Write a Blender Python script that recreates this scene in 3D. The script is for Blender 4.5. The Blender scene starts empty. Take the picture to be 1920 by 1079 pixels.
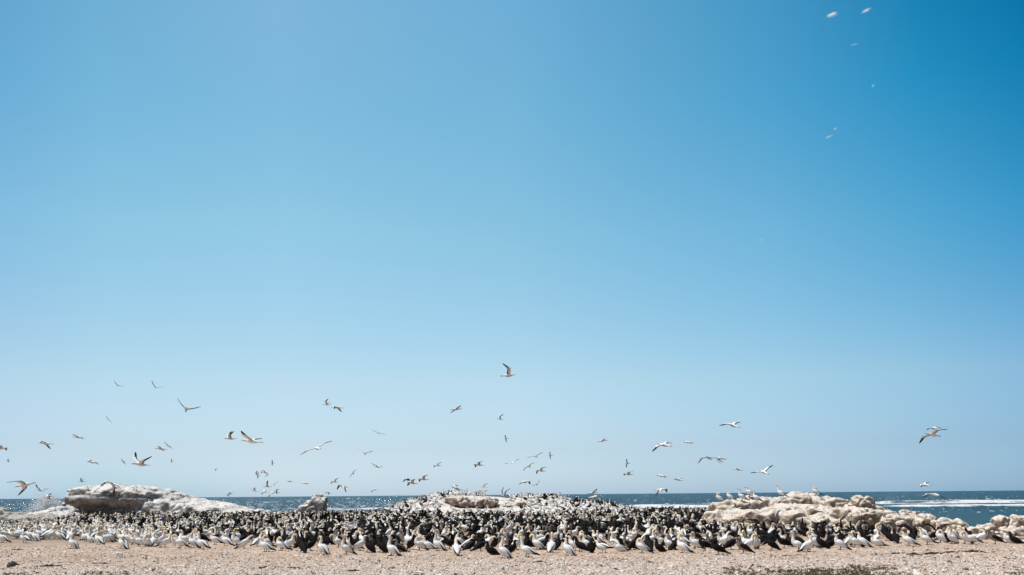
import bpy, math, random
import numpy as np
from mathutils import Matrix, Vector

# ------------------------------------------------------------------ camera, sky, sun
SC = bpy.context.scene
C = SC.collection
R = math.radians
FPX = 1920*35/36
PITCH, ROLL = R(11.752), R(-0.48)
cam_d = bpy.data.cameras.new('camera'); cam = bpy.data.objects.new('camera', cam_d); C.objects.link(cam)
cam_d.lens = 35; cam_d.sensor_width = 36; cam_d.clip_start = 0.1; cam_d.clip_end = 90000
CM = Matrix.Translation((0, 0, 1.7)) @ Matrix.Rotation(math.pi/2+PITCH, 4, 'X') @ Matrix.Rotation(ROLL, 4, 'Z')
cam.matrix_world = CM
SC.camera = cam
SC.view_settings.view_transform = 'Standard'
SC.view_settings.look = 'None'
SC.view_settings.exposure = 0.0
SC.view_settings.gamma = 1.0
SC.cycles.volume_bounces = 10
SUN_AZ, SUN_EL = R(-100), R(66)
SUN_STRENGTH = 4.9

world = bpy.data.worlds.new('World'); SC.world = world; world.use_nodes = True
wn = world.node_tree.nodes; wl = world.node_tree.links; wn.clear()
sky = wn.new('ShaderNodeTexSky'); sky.sky_type = 'NISHITA'; sky.sun_disc = False
sky.sun_elevation = SUN_EL; sky.sun_rotation = SUN_AZ
sky.air_density = 1.0; sky.dust_density = 0.4; sky.ozone_density = 1.0; sky.altitude = 0
bg = wn.new('ShaderNodeBackground'); bg.inputs[1].default_value = 0.1
wo = wn.new('ShaderNodeOutputWorld')
# tint of the clear coastal sky, by elevation (rows) and compass direction (columns)
ROWS = [0.0, 0.045, 0.11, 0.255, 0.37, 0.48]          # direction z
COLS = [-0.47, -0.375, -0.22, 0.0, 0.25, 0.37, 0.48]                # direction x
TINT = None
TINT = [[[0.843, 1.191, 2.038], [0.702, 1.154, 1.881], [0.96, 1.297, 2.056], [0.899, 1.23, 1.99], [0.682, 1.027, 1.738], [0.569, 0.917, 1.652], [0.436, 0.781, 1.474]], [[0.898, 1.036, 1.395], [0.98, 1.111, 1.444], [1.029, 1.153, 1.479], [0.992, 1.136, 1.471], [0.774, 0.964, 1.347], [0.626, 0.852, 1.249], [0.48, 0.729, 1.139]], [[1.1, 1.207, 1.266], [1.215, 1.317, 1.329], [1.304, 1.375, 1.386], [1.285, 1.374, 1.394], [0.999, 1.218, 1.298], [0.827, 1.084, 1.217], [0.611, 0.902, 1.125]], [[0.956, 1.407, 1.36], [1.187, 1.622, 1.446], [1.355, 1.77, 1.549], [1.23, 1.705, 1.528], [0.794, 1.459, 1.463], [0.445, 1.234, 1.347], [0.152, 0.968, 1.206]], [[0.703, 1.363, 1.395], [0.991, 1.675, 1.517], [1.256, 1.859, 1.641], [1.132, 1.86, 1.665], [0.501, 1.468, 1.549], [0.135, 1.185, 1.362], [0.004, 0.793, 1.078]], [[0.629, 1.271, 1.311], [0.971, 1.66, 1.528], [1.48, 1.995, 1.728], [1.14, 1.934, 1.802], [0.401, 1.446, 1.513], [0.029, 0.963, 1.203], [0.0, 0.595, 0.929]]]
if TINT is None:
    wl.new(sky.outputs[0], bg.inputs[0])
else:
    tc = wn.new('ShaderNodeTexCoord'); sep = wn.new('ShaderNodeSeparateXYZ'); wl.new(tc.outputs['Generated'], sep.inputs[0])
    KM = 6.0
    # away from the view the sky is a plainer, deeper blue, deepest overhead
    TINT = [[[0.45*v for v in r[2]]]+r+[[0.45*v for v in r[2]]] for r in TINT]+[[[0.26, 0.30, 0.36]]*9]
    ROWS = ROWS+[0.85]; COLS = [-0.9]+COLS+[0.9]
    prev = None
    zf = wn.new('ShaderNodeMapRange'); zf.inputs['From Max'].default_value = 1.0; wl.new(sep.outputs['Z'], zf.inputs['Value'])
    for ci, cx in enumerate(COLS):
        rp = wn.new('ShaderNodeValToRGB'); rp.color_ramp.interpolation = 'B_SPLINE' if False else 'LINEAR'
        el = rp.color_ramp.elements
        while len(el) < len(ROWS): el.new(0.5)
        for ri, rz in enumerate(ROWS):
            el[ri].position = rz
            t = TINT[ri][ci]; el[ri].color = (t[0]/KM, t[1]/KM, t[2]/KM, 1)
        wl.new(zf.outputs[0], rp.inputs[0])
        if prev is None: prev = rp.outputs[0]
        else:
            mr = wn.new('ShaderNodeMapRange'); mr.inputs['From Min'].default_value = COLS[ci-1]; mr.inputs['From Max'].default_value = cx
            wl.new(sep.outputs['X'], mr.inputs['Value'])
            mx = wn.new('ShaderNodeMix'); mx.data_type = 'RGBA'; wl.new(mr.outputs[0], mx.inputs[0]); wl.new(prev, mx.inputs[6]); wl.new(rp.outputs[0], mx.inputs[7])
            prev = mx.outputs[2]
    mu = wn.new('ShaderNodeVectorMath'); mu.operation = 'MULTIPLY'; wl.new(sky.outputs[0], mu.inputs[0]); wl.new(prev, mu.inputs[1])
    m2 = wn.new('ShaderNodeVectorMath'); m2.operation = 'SCALE'; m2.inputs['Scale'].default_value = KM; wl.new(mu.outputs[0], m2.inputs[0])
    bh = wn.new('ShaderNodeMapRange'); bh.inputs['From Min'].default_value = -0.3; bh.inputs['From Max'].default_value = 0.2; bh.inputs['To Min'].default_value = 0.6
    wl.new(sep.outputs['Y'], bh.inputs['Value'])
    m3 = wn.new('ShaderNodeVectorMath'); m3.operation = 'SCALE'; wl.new(m2.outputs[0], m3.inputs[0]); wl.new(bh.outputs[0], m3.inputs['Scale'])
    wl.new(m3.outputs[0], bg.inputs[0])
wl.new(bg.outputs[0], wo.inputs[0])

sun_d = bpy.data.lights.new('sun', 'SUN'); sun_d.energy = SUN_STRENGTH; sun_d.angle = R(0.5); sun_d.color = (1, 0.965, 0.91)
sun = bpy.data.objects.new('sun', sun_d); C.objects.link(sun)
to_sun = Vector((math.sin(SUN_AZ)*math.cos(SUN_EL), math.cos(SUN_AZ)*math.cos(SUN_EL), math.sin(SUN_EL)))
sun.rotation_euler = to_sun.to_track_quat('Z', 'Y').to_euler()

# ------------------------------------------------------------------ helpers
rng = np.random.default_rng(7)
CR = np.array(CM.to_3x3()); CO = np.array([0, 0, 1.7])
def proj(P):
    q = (np.asarray(P, float)-CO) @ CR
    return np.stack([960+FPX*q[..., 0]/-q[..., 2], 539.5-FPX*q[..., 1]/-q[..., 2]], -1)
def at(px, py, Y):
    """point of the place seen at photo pixel px,py, Y metres ahead"""
    v = CR @ np.array([(px-960)/FPX, -(py-539.5)/FPX, -1.0]); return CO+v*(Y/v[1])
def ground_hit(px, py, z=0.0):
    v = CR @ np.array([(px-960)/FPX, -(py-539.5)/FPX, -1.0]); return CO+v*((z-1.7)/v[2])
def hor(px): return 935.3-16.1*px/1920
def lerp(x, pts):
    return np.interp(x, [p[0] for p in pts], [p[1] for p in pts])
def sstep(a, b, x):
    t = np.clip((np.asarray(x, float)-a)/(b-a), 0, 1); return t*t*(3-2*t)

_p = np.random.default_rng(3).permutation(256); _p = np.concatenate([_p, _p, _p])
_g = np.random.default_rng(4).normal(size=(256, 3)); _g /= np.linalg.norm(_g, axis=1)[:, None]
def perlin(P):
    P = np.asarray(P, float); i = np.floor(P).astype(int); f = P-i; u = f*f*f*(f*(f*6-15)+10); i &= 255
    def g(dx, dy, dz):
        h = _p[_p[_p[i[:, 0]+dx]+i[:, 1]+dy]+i[:, 2]+dz]
        return (_g[h]*(f-np.array([dx, dy, dz]))).sum(1)
    x00 = g(0, 0, 0)*(1-u[:, 0])+g(1, 0, 0)*u[:, 0]; x10 = g(0, 1, 0)*(1-u[:, 0])+g(1, 1, 0)*u[:, 0]
    x01 = g(0, 0, 1)*(1-u[:, 0])+g(1, 0, 1)*u[:, 0]; x11 = g(0, 1, 1)*(1-u[:, 0])+g(1, 1, 1)*u[:, 0]
    a = x00*(1-u[:, 1])+x10*u[:, 1]; b = x01*(1-u[:, 1])+x11*u[:, 1]
    return 1.6*(a*(1-u[:, 2])+b*u[:, 2])
def fbm(P, o=4):
    s = 0; a = 1.0
    for k in range(o): s = s+a*perlin(P*2.03**k+17.3*k); a *= 0.5
    return s

class MB:
    def __init__(s): s.v = []; s.f = []; s.c = []; s.n = 0
    def add(s, v, f, c):
        v = np.asarray(v, float); c = np.asarray(c, float)
        if c.ndim == 1: c = np.tile(c, (len(v), 1))
        s.v.append(v); s.c.append(c); s.f += [tuple(int(i)+s.n for i in q) for q in f]; s.n += len(v)
    def arrays(s): return np.concatenate(s.v), s.f, np.concatenate(s.c)
    def mesh(s, name, mat, smooth=True):
        v, f, c = s.arrays(); return make_mesh(name, v, f, c, mat, smooth)
def make_mesh(name, v, f, c, mat, smooth=True):
    m = bpy.data.meshes.new(name); m.from_pydata(np.asarray(v).tolist(), [], f)
    if c is not None:
        a = m.color_attributes.new('Col', 'FLOAT_COLOR', 'POINT')
        a.data.foreach_set('color', np.hstack([c, np.ones((len(c), 1))]).astype(np.float32).ravel())
    m.materials.append(mat)
    if smooth: m.polygons.foreach_set('use_smooth', [True]*len(m.polygons))
    m.update(); return m
def fast_mesh(name, v, f, c, mat, smooth=True):
    """f: int array n x k, all faces with k corners"""
    m = bpy.data.meshes.new(name); v = np.asarray(v, np.float32); f = np.asarray(f, np.int32); k = f.shape[1]
    m.vertices.add(len(v)); m.vertices.foreach_set('co', v.ravel())
    m.loops.add(f.size); m.loops.foreach_set('vertex_index', f.ravel())
    m.polygons.add(len(f)); m.polygons.foreach_set('loop_start', np.arange(0, f.size, k, dtype=np.int32))
    if c is not None:
        a = m.color_attributes.new('Col', 'FLOAT_COLOR', 'POINT')
        a.data.foreach_set('color', np.hstack([c, np.ones((len(c), 1))]).astype(np.float32).ravel())
    m.materials.append(mat); m.update(calc_edges=True)
    m.polygons.foreach_set('use_smooth', [smooth]*len(f)); m.validate(); return m
def put(name, mesh, M=None, label=None, cat=None, group=None, kind=None):
    o = bpy.data.objects.new(name, mesh); C.objects.link(o)
    if M is not None: o.matrix_world = M
    if label: o['label'] = label
    if cat: o['category'] = cat
    if group: o['group'] = group
    if kind: o['kind'] = kind
    return o

# ------------------------------------------------------------------ materials
def new_mat(name):
    m = bpy.data.materials.new(name); m.use_nodes = True; n = m.node_tree.nodes; b = n['Principled BSDF']; return m, n, m.node_tree.links, b
def noise(n, l, vec, scale, detail=4, rough=0.55, dist=0.0):
    t = n.new('ShaderNodeTexNoise'); t.inputs['Scale'].default_value = scale; t.inputs['Detail'].default_value = detail
    t.inputs['Roughness'].default_value = rough; t.inputs['Distortion'].default_value = dist
    if vec is not None: l.new(vec, t.inputs['Vector'])
    return t.outputs['Fac']
def ramp(n, l, fac, els, interp='LINEAR'):
    r = n.new('ShaderNodeValToRGB'); r.color_ramp.interpolation = interp; e = r.color_ramp.elements
    while len(e) < len(els): e.new(0.5)
    for k, (p, c) in enumerate(els):
        e[k].position = p; e[k].color = (*c, 1) if len(c) == 3 else c
    l.new(fac, r.inputs[0]); return r.outputs[0]
def mixc(n, l, fac, a, b, mode='MIX'):
    m = n.new('ShaderNodeMix'); m.data_type = 'RGBA'; m.blend_type = mode
    for s, v in ((0, fac), (6, a), (7, b)):
        if isinstance(v, (int, float)): m.inputs[s].default_value = v
        elif isinstance(v, tuple): m.inputs[s].default_value = (*v, 1)
        else: l.new(v, m.inputs[s])
    return m.outputs[2]
def maths(n, l, op, a, b=None, c=None):
    m = n.new('ShaderNodeMath'); m.operation = op
    for s, v in enumerate((a, b, c)):
        if v is None: continue
        if isinstance(v, (int, float)): m.inputs[s].default_value = v
        else: l.new(v, m.inputs[s])
    return m.outputs[0]
def mrange(n, l, v, a, b, c=0.0, d=1.0, smooth=True):
    m = n.new('ShaderNodeMapRange'); m.interpolation_type = 'SMOOTHSTEP' if smooth else 'LINEAR'
    l.new(v, m.inputs['Value'])
    for k, x in (('From Min', a), ('From Max', b), ('To Min', c), ('To Max', d)): m.inputs[k].default_value = x
    return m.outputs[0]
def bump(n, l, h, strength, dist, normal=None):
    b = n.new('ShaderNodeBump'); b.inputs['Strength'].default_value = strength; b.inputs['Distance'].default_value = dist
    l.new(h, b.inputs['Height'])
    if normal is not None: l.new(normal, b.inputs['Normal'])
    return b.outputs[0]
def worldpos(n): return n.new('ShaderNodeNewGeometry').outputs['Position']

# plumage: colour pattern of each bird is in its mesh
PLUM, n, l, b = new_mat('plumage')
at_ = n.new('ShaderNodeAttribute'); at_.attribute_name = 'Col'
tc = n.new('ShaderNodeTexCoord'); oi = n.new('ShaderNodeObjectInfo')
nz = noise(n, l, tc.outputs['Object'], 30, 3)
v1 = mrange(n, l, nz, 0.3, 0.7, 0.86, 1.05, False)
v2 = mrange(n, l, oi.outputs['Random'], 0, 1, 0.92, 1.03, False)
vv = maths(n, l, 'MULTIPLY', v1, v2)
sc_ = n.new('ShaderNodeVectorMath'); sc_.operation = 'SCALE'; l.new(at_.outputs['Color'], sc_.inputs[0]); l.new(vv, sc_.inputs['Scale'])
l.new(sc_.outputs[0], b.inputs['Base Color']); b.inputs['Roughness'].default_value = 0.8; b.inputs['Specular IOR Level'].default_value = 0.12

def rock_mat(name, dark, mid, light, guano, g_amt, scale, g0=0.5):
    m, n, l, b = new_mat(name)
    p = worldpos(n); g = n.new('ShaderNodeNewGeometry'); sep = n.new('ShaderNodeSeparateXYZ'); l.new(g.outputs['Normal'], sep.inputs[0])
    n1 = noise(n, l, p, 0.9*scale, 6, 0.6, 0.4); n2 = noise(n, l, p, 5*scale, 5, 0.6); n3 = noise(n, l, p, 22*scale, 4, 0.65)
    base = ramp(n, l, n1, [(0.32, dark), (0.5, mid), (0.68, light)])
    base = mixc(n, l, mrange(n, l, n2, 0.45, 0.75), base, tuple(x*0.75 for x in mid))
    mp = n.new('ShaderNodeMapping'); mp.inputs['Scale'].default_value = (1, 1, 0.25); l.new(p, mp.inputs[0])
    st = noise(n, l, mp.outputs[0], 3.2*scale, 4, 0.6, 0.8)
    base = mixc(n, l, mrange(n, l, st, 0.52, 0.7, 0, 0.45), base, tuple(min(1, x*1.5) for x in light))
    up = maths(n, l, 'ADD', sep.outputs['Z'], maths(n, l, 'MULTIPLY', maths(n, l, 'SUBTRACT', n1, 0.5), 0.8))
    up = maths(n, l, 'ADD', up, maths(n, l, 'MULTIPLY', maths(n, l, 'SUBTRACT', n2, 0.5), 0.9))
    gm = mrange(n, l, up, g0, g0+.3, 0, g_amt)
    gcol = mixc(n, l, mrange(n, l, n3, 0.35, 0.65), guano, tuple(x*0.82 for x in guano))
    col = mixc(n, l, gm, base, gcol)
    vo = n.new('ShaderNodeTexVoronoi'); vo.feature = 'DISTANCE_TO_EDGE'; vo.inputs['Scale'].default_value = 0.55*scale
    ds = n.new('ShaderNodeVectorMath'); ds.operation = 'ADD'
    nv = n.new('ShaderNodeTexNoise'); nv.inputs['Scale'].default_value = 1.5*scale; nv.inputs['Detail'].default_value = 4; l.new(p, nv.inputs['Vector'])
    sv = n.new('ShaderNodeVectorMath'); sv.operation = 'SCALE'; sv.inputs['Scale'].default_value = 1.3/scale; l.new(nv.outputs['Color'], sv.inputs[0])
    l.new(p, ds.inputs[0]); l.new(sv.outputs[0], ds.inputs[1]); l.new(ds.outputs[0], vo.inputs['Vector'])
    crack = mrange(n, l, vo.outputs['Distance'], 0.0, 0.035, 0, 1)
    col = mixc(n, l, crack, mixc(n, l, 0.55, col, tuple(x*0.35 for x in dark)), col)
    l.new(col, b.inputs['Base Color']); b.inputs['Roughness'].default_value = 0.92; b.inputs['Specular IOR Level'].default_value = 0.2
    h = maths(n, l, 'ADD', maths(n, l, 'MULTIPLY', n2, 0.7), maths(n, l, 'MULTIPLY', n3, 0.3))
    nb = bump(n, l, h, 0.8, 0.18/scale); nb = bump(n, l, crack, 0.7, 0.07/scale, nb)
    l.new(nb, b.inputs['Normal'])
    return m
ROCK_GREY = rock_mat('grey_rock', (0.17, 0.157, 0.148), (0.32, 0.30, 0.285), (0.45, 0.43, 0.41), (0.76, 0.73, 0.70), 1.0, 1.0, .36)
ROCK_SLAB = rock_mat('slab_rock', (0.13, 0.12, 0.11), (0.24, 0.225, 0.205), (0.34, 0.32, 0.295), (0.58, 0.55, 0.51), 0.7, 1.2)
ROCK_CREAM = rock_mat('cream_rock', (0.25, 0.18, 0.135), (0.45, 0.355, 0.28), (0.60, 0.50, 0.42), (0.78, 0.70, 0.62), 0.95, 2.0, .32)
ROCK_MOUND = rock_mat('mound_rock', (0.20, 0.14, 0.11), (0.36, 0.28, 0.23), (0.50, 0.43, 0.37), (0.76, 0.71, 0.66), 1.0, 1.0)
ROCK_BROWN = rock_mat('brown_rock', (0.21, 0.15, 0.12), (0.34, 0.255, 0.21), (0.46, 0.37, 0.31), (0.72, 0.65, 0.60), 1.0, 1.6, .35)

GROUND, n, l, b = new_mat('guano_ground')
p = worldpos(n)
n1 = noise(n, l, p, 0.35, 5, 0.6); n2 = noise(n, l, p, 3.0, 5, 0.65); n3 = noise(n, l, p, 17, 4, 0.7)
col = ramp(n, l, n1, [(0.3, (0.41, 0.29, 0.215)), (0.5, (0.52, 0.39, 0.295)), (0.7, (0.60, 0.48, 0.39))])
sp = n.new('ShaderNodeSeparateXYZ'); l.new(p, sp.inputs[0])
near = maths(n, l, 'ADD', sp.outputs['Y'], maths(n, l, 'MULTIPLY', maths(n, l, 'SUBTRACT', n1, 0.5), 9.0))
col = mixc(n, l, mrange(n, l, near, 29, 25.0, 0, 0.8), col, (0.58, 0.50, 0.44))
col = mixc(n, l, mrange(n, l, n2, 0.5, 0.72, 0, 0.5), col, (0.30, 0.185, 0.12))
col = mixc(n, l, mrange(n, l, n3, 0.52, 0.7, 0, 0.6), col, (0.66, 0.56, 0.47))
col = mixc(n, l, mrange(n, l, noise(n, l, p, 11, 3, 0.6), 0.60, 0.70, 0, 0.7), col, (0.16, 0.10, 0.075))
# ground darkened deeper in the colony: shade between the birds painted in
crowd_shade = maths(n, l, 'ADD', sp.outputs['Y'], maths(n, l, 'MULTIPLY', maths(n, l, 'SUBTRACT', n2, 0.5), 5.0))
col = mixc(n, l, mrange(n, l, crowd_shade, 35.5, 44.0, 0, 0.6), col, (0.13, 0.096, 0.073))
l.new(col, b.inputs['Base Color']); b.inputs['Roughness'].default_value = 0.95; b.inputs['Specular IOR Level'].default_value = 0.15
l.new(bump(n, l, maths(n, l, 'ADD', n2, n3), 0.9, 0.05), b.inputs['Normal'])

CHIP, n, l, b = new_mat('shell_chip')
a_ = n.new('ShaderNodeAttribute'); a_.attribute_name = 'Col'; l.new(a_.outputs['Color'], b.inputs['Base Color']); b.inputs['Roughness'].default_value = 0.7
b.inputs['Specular IOR Level'].default_value = 0.3
WOODY, n, l, b = new_mat('dry_kelp')
l.new(ramp(n, l, noise(n, l, worldpos(n), 25, 3), [(0.3, (0.018, 0.012, 0.01)), (0.7, (0.07, 0.045, 0.035))]), b.inputs['Base Color']); b.inputs['Roughness'].default_value = 0.8
STONE, n, l, b = new_mat('loose_stone')
l.new(ramp(n, l, noise(n, l, worldpos(n), 14, 5), [(0.3, (0.46, 0.40, 0.34)), (0.7, (0.70, 0.64, 0.57))]), b.inputs['Base Color']); b.inputs['Roughness'].default_value = 0.9
DARKSTONE, n, l, b = new_mat('dark_pebble')
l.new(ramp(n, l, noise(n, l, worldpos(n), 30, 4), [(0.3, (0.10, 0.09, 0.10)), (0.7, (0.22, 0.20, 0.21))]), b.inputs['Base Color']); b.inputs['Roughness'].default_value = 0.8
LEAF, n, l, b = new_mat('weed_leaf')
a_ = n.new('ShaderNodeAttribute'); a_.attribute_name = 'Col'; l.new(a_.outputs['Color'], b.inputs['Base Color']); b.inputs['Roughness'].default_value = 0.7

# ------------------------------------------------------------------ terrain
SEA_Z = -2.8
EDGE = [(-600, 62), (0, 80), (125, 92), (300, 102), (1130, 103), (1330, 98), (1420, 66), (1600, 62), (1700, 52), (1800, 47), (1920, 45), (2600, 44)]
MTOP = [(700, 962), (735, 957), (760, 947), (790, 941), (815, 932), (850, 929), (900, 931), (950, 935), (1000, 934), (1040, 935), (1065, 940), (1090, 943), (1130, 945), (1150, 953), (1185, 960), (1260, 966)]
def mound(x, y):
    x = np.asarray(x, float); y = np.asarray(y, float)
    px = 960+FPX*x/np.maximum(y, 1)
    top = 1.7+(hor(px)-lerp(px, MTOP))*88/FPX
    top = np.maximum(top, 0)*sstep(690, 760, px)*(1-sstep(1150, 1230, px))
    return top*(sstep(75, 88, y)*(1-sstep(93, 106, y)))
def land(x, y):
    x = np.asarray(x, float); y = np.asarray(y, float); sh = x.shape
    px = 960+FPX*x/np.maximum(y, 1)
    E = lerp(px, EDGE); d = y
    z = -6.5*sstep(0, 26, d-E)
    P = np.stack([x.ravel(), y.ravel(), np.zeros(x.size)], 1)
    z = z+(0.05*perlin(P*0.13)+0.018*perlin(P*0.7)).reshape(sh)*(1-sstep(300, 600, np.abs(x)+np.abs(y)))
    return z
def height(x, y): return land(x, y)+mound(x, y)
def axis(fa, fb, st, far, neg=True):
    c = list(np.arange(fa, fb, st)); s = st; p = fb; hi = []
    while p < far: hi.append(p); s *= 1.25; p += s
    hi.append(far)
    lo = []; s = st; p = fa-st
    while p > (-far if neg else -400): lo.append(p); s *= 1.25; p -= s
    return np.array(lo[::-1]+c+hi)
def grid_mesh(name, X, Y, zf, mat, smooth=True):
    GX, GY = np.meshgrid(X, Y); Z = zf(GX, GY); v = np.stack([GX.ravel(), GY.ravel(), Z.ravel()], 1)
    nx, ny = len(X), len(Y); i = np.arange((ny-1)*(nx-1)); r = i//(nx-1); q = i % (nx-1); a = r*nx+q
    return fast_mesh(name, v, np.stack([a, a+1, a+nx+1, a+nx], 1), None, mat, smooth)
put('ground', grid_mesh('ground', axis(-58, 58, 0.45, 30000), axis(14, 112, 0.4, 30000, False), land, GROUND), kind='structure')

# ------------------------------------------------------------------ sea
SEA, n, l, b = new_mat('sea_water')
p = worldpos(n); sp = n.new('ShaderNodeSeparateXYZ'); l.new(p, sp.inputs[0]); X_, Y_ = sp.outputs['X'], sp.outputs['Y']
def stretched(sx, sy, scale, detail=4, rough=0.55, dist=0.0):
    mp = n.new('ShaderNodeMapping'); mp.inputs['Scale'].default_value = (sx, sy, 1); l.new(p, mp.inputs[0]); return noise(n, l, mp.outputs[0], scale, detail, rough, dist)
w1 = stretched(0.6, 1.0, 0.10, 4, 0.6); w2 = stretched(0.7, 1, 0.55, 4, 0.65); w3 = stretched(0.9, 1, 2.4, 4, 0.65)
deep = mixc(n, l, mrange(n, l, Y_, 90, 330), (0.0005, 0.082, 0.125), (0.010, 0.058, 0.098))
deep = mixc(n, l, mrange(n, l, w1, 0.42, 0.6), deep, (0.006, 0.075, 0.12))
# breakers rolling in on the offshore reef
warp = maths(n, l, 'MULTIPLY', maths(n, l, 'SUBTRACT', stretched(1, 0.3, 0.011, 3, 0.5), 0.5), 120)
ragged = stretched(0.35, 0.6, 0.16, 6, 0.72, 0.6)
fine = stretched(0.5, 0.5, 0.45, 5, 0.75, 0.4)
foam = None
for (y0, hw, x0, x1, x2, x3, gain, wk) in FOAM_BANDS if 'FOAM_BANDS' in globals() else [
        (292, 20, 92, 112, 400, 900, 1.0, 0.15), (415, 75, 112, 140, 900, 2000, 0.9, 0.45), (345, 30, 28, 42, 85, 110, 0.95, 0.3),
        (345, 34, -75, -66, -36, -30, 0.85, 0.3), (300, 14, 60, 85, 95, 125, 0.9, 0.2), (430, 50, 40, 60, 110, 160, 0.55, 0.4)]:
    yy = maths(n, l, 'ADD', Y_, maths(n, l, 'MULTIPLY', warp, wk))
    dd = maths(n, l, 'ABSOLUTE', maths(n, l, 'SUBTRACT', yy, float(y0)))
    m_ = mrange(n, l, dd, hw, hw*0.25)
    m_ = maths(n, l, 'MULTIPLY', m_, mrange(n, l, X_, x0, x1)); m_ = maths(n, l, 'MULTIPLY', m_, mrange(n, l, X_, x3, x2))
    m_ = maths(n, l, 'MULTIPLY', m_, gain)
    foam = m_ if foam is None else maths(n, l, 'MAXIMUM', foam, m_)
fo = maths(n, l, 'ADD', foam, maths(n, l, 'MULTIPLY', maths(n, l, 'SUBTRACT', ragged, 0.5), 2.2))
fo = maths(n, l, 'ADD', fo, maths(n, l, 'MULTIPLY', maths(n, l, 'SUBTRACT', fine, 0.5), 1.2))
fo = maths(n, l, 'MULTIPLY', mrange(n, l, fo, 0.55, 0.85), mrange(n, l, foam, 0.02, 0.2))
# scattered whitecaps in the wind, and sun glints painted white on the left
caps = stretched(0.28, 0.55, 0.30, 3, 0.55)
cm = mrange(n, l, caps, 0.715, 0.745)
sun_glints = mrange(n, l, stretched(0.6, 0.5, 0.7, 2, 0.5), 0.66, 0.70)
cm = maths(n, l, 'MAXIMUM', cm, maths(n, l, 'MULTIPLY', sun_glints, mrange(n, l, X_, 20, -40, 0, 1)))
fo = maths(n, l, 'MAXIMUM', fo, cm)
w4 = stretched(1, 1, 7.0, 3, 0.6)
b1 = bump(n, l, w1, 1.0, 5.0); b2 = bump(n, l, w2, 1.0, 2.4, b1); b3 = bump(n, l, w3, 1.0, 0.9, b2); b4 = bump(n, l, w4, 1.0, 0.22, b3)
n.remove(b)
df = n.new('ShaderNodeBsdfDiffuse'); gl = n.new('ShaderNodeBsdfGlossy'); gl.inputs['Roughness'].default_value = 0.10; gl.inputs['Color'].default_value = (1, 1, 1, 1)
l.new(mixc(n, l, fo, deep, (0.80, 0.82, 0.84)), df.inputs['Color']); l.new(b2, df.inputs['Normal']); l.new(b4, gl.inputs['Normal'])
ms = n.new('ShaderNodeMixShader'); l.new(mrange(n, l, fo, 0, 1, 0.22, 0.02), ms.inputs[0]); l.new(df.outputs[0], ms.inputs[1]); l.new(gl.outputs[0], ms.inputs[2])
l.new(ms.outputs[0], n['Material Output'].inputs['Surface'])
def swell(x, y):
    P = np.stack([x.ravel()*0.02, y.ravel()*0.06, np.zeros(x.size)], 1)
    z = SEA_Z+(0.22*perlin(P)+0.1*perlin(P*3.1+5)).reshape(x.shape)*(1-sstep(700, 1500, np.abs(y)+0.5*np.abs(x)))
    for (y0, x0, x1, x2, x3, h) in ((288, 92, 112, 400, 900, 1.0), (392, 120, 150, 900, 2000, 1.5), (345, 28, 42, 85, 110, 1.0), (345, -75, -66, -36, -30, 0.9)):
        w = y-y0-14*perlin(np.stack([x.ravel()*0.012, x.ravel()*0+y0, x.ravel()*0], 1)).reshape(x.shape)
        hh = 0.6+0.6*np.abs(perlin(np.stack([x.ravel()*0.05, x.ravel()*0+y0, x.ravel()*0], 1)).reshape(x.shape))
        z = z+h*hh*np.exp(-(w/7.0)**2)*sstep(x0, x1, x)*(1-sstep(x2, x3, x))
    return z
xs = axis(-260, 420, 5.0, 60000); ys = np.concatenate([np.arange(40, 520, 3.5), 520*1.12**np.arange(0, 43), [69000]])
ys = ys[ys <= 69000]
put('sea', grid_mesh('sea', xs, ys, swell, SEA), kind='structure')
SEA_H = 1.7-SEA_Z

# ------------------------------------------------------------------ rocks
def blob(cx, cy, hw, hh, D, dep, p=2.6, tilt=0.0, facets=8):
    """superellipsoid of real size: centre seen at cx,cy, D metres ahead, half sizes hw,hh (photo px at that distance), dep metres"""
    c = at(cx, cy, D); k = D/FPX
    NU, NW = 23, 44
    u = np.linspace(-math.pi/2, math.pi/2, NU); w = np.linspace(0, 2*math.pi, NW, endpoint=False)
    e = 2/p; f = lambda t: np.sign(t)*np.abs(t)**e
    U, W = np.meshgrid(u, w, indexing='ij')
    v = np.stack([f(np.cos(U))*f(np.cos(W))*hw*k, f(np.cos(U))*f(np.sin(W))*dep, f(np.sin(U))*hh*k], -1).reshape(-1, 3)
    if tilt:
        a = R(tilt); x, z = v[:, 0].copy(), v[:, 2].copy(); v[:, 0] = x*math.cos(a)-z*math.sin(a); v[:, 2] = x*math.sin(a)+z*math.cos(a)
    if facets:
        gr = np.random.default_rng(int(cx*7+cy*13)); sc = np.array([hw*k, dep, hh*k])
        for _ in range(facets):
            nn = gr.normal(size=3)/sc; nn /= np.linalg.norm(nn)
            if nn[2] < -0.3: nn[2] *= -1
            h = v @ nn; lim = h.max()*gr.uniform(.76, .95); v = v-np.maximum(0, h-lim)[:, None]*nn
    v += c
    fs = []
    for i in range(NU-1):
        for j in range(NW):
            fs.append((i*NW+j, i*NW+(j+1) % NW, (i+1)*NW+(j+1) % NW, (i+1)*NW+j))
    return v, fs
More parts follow.
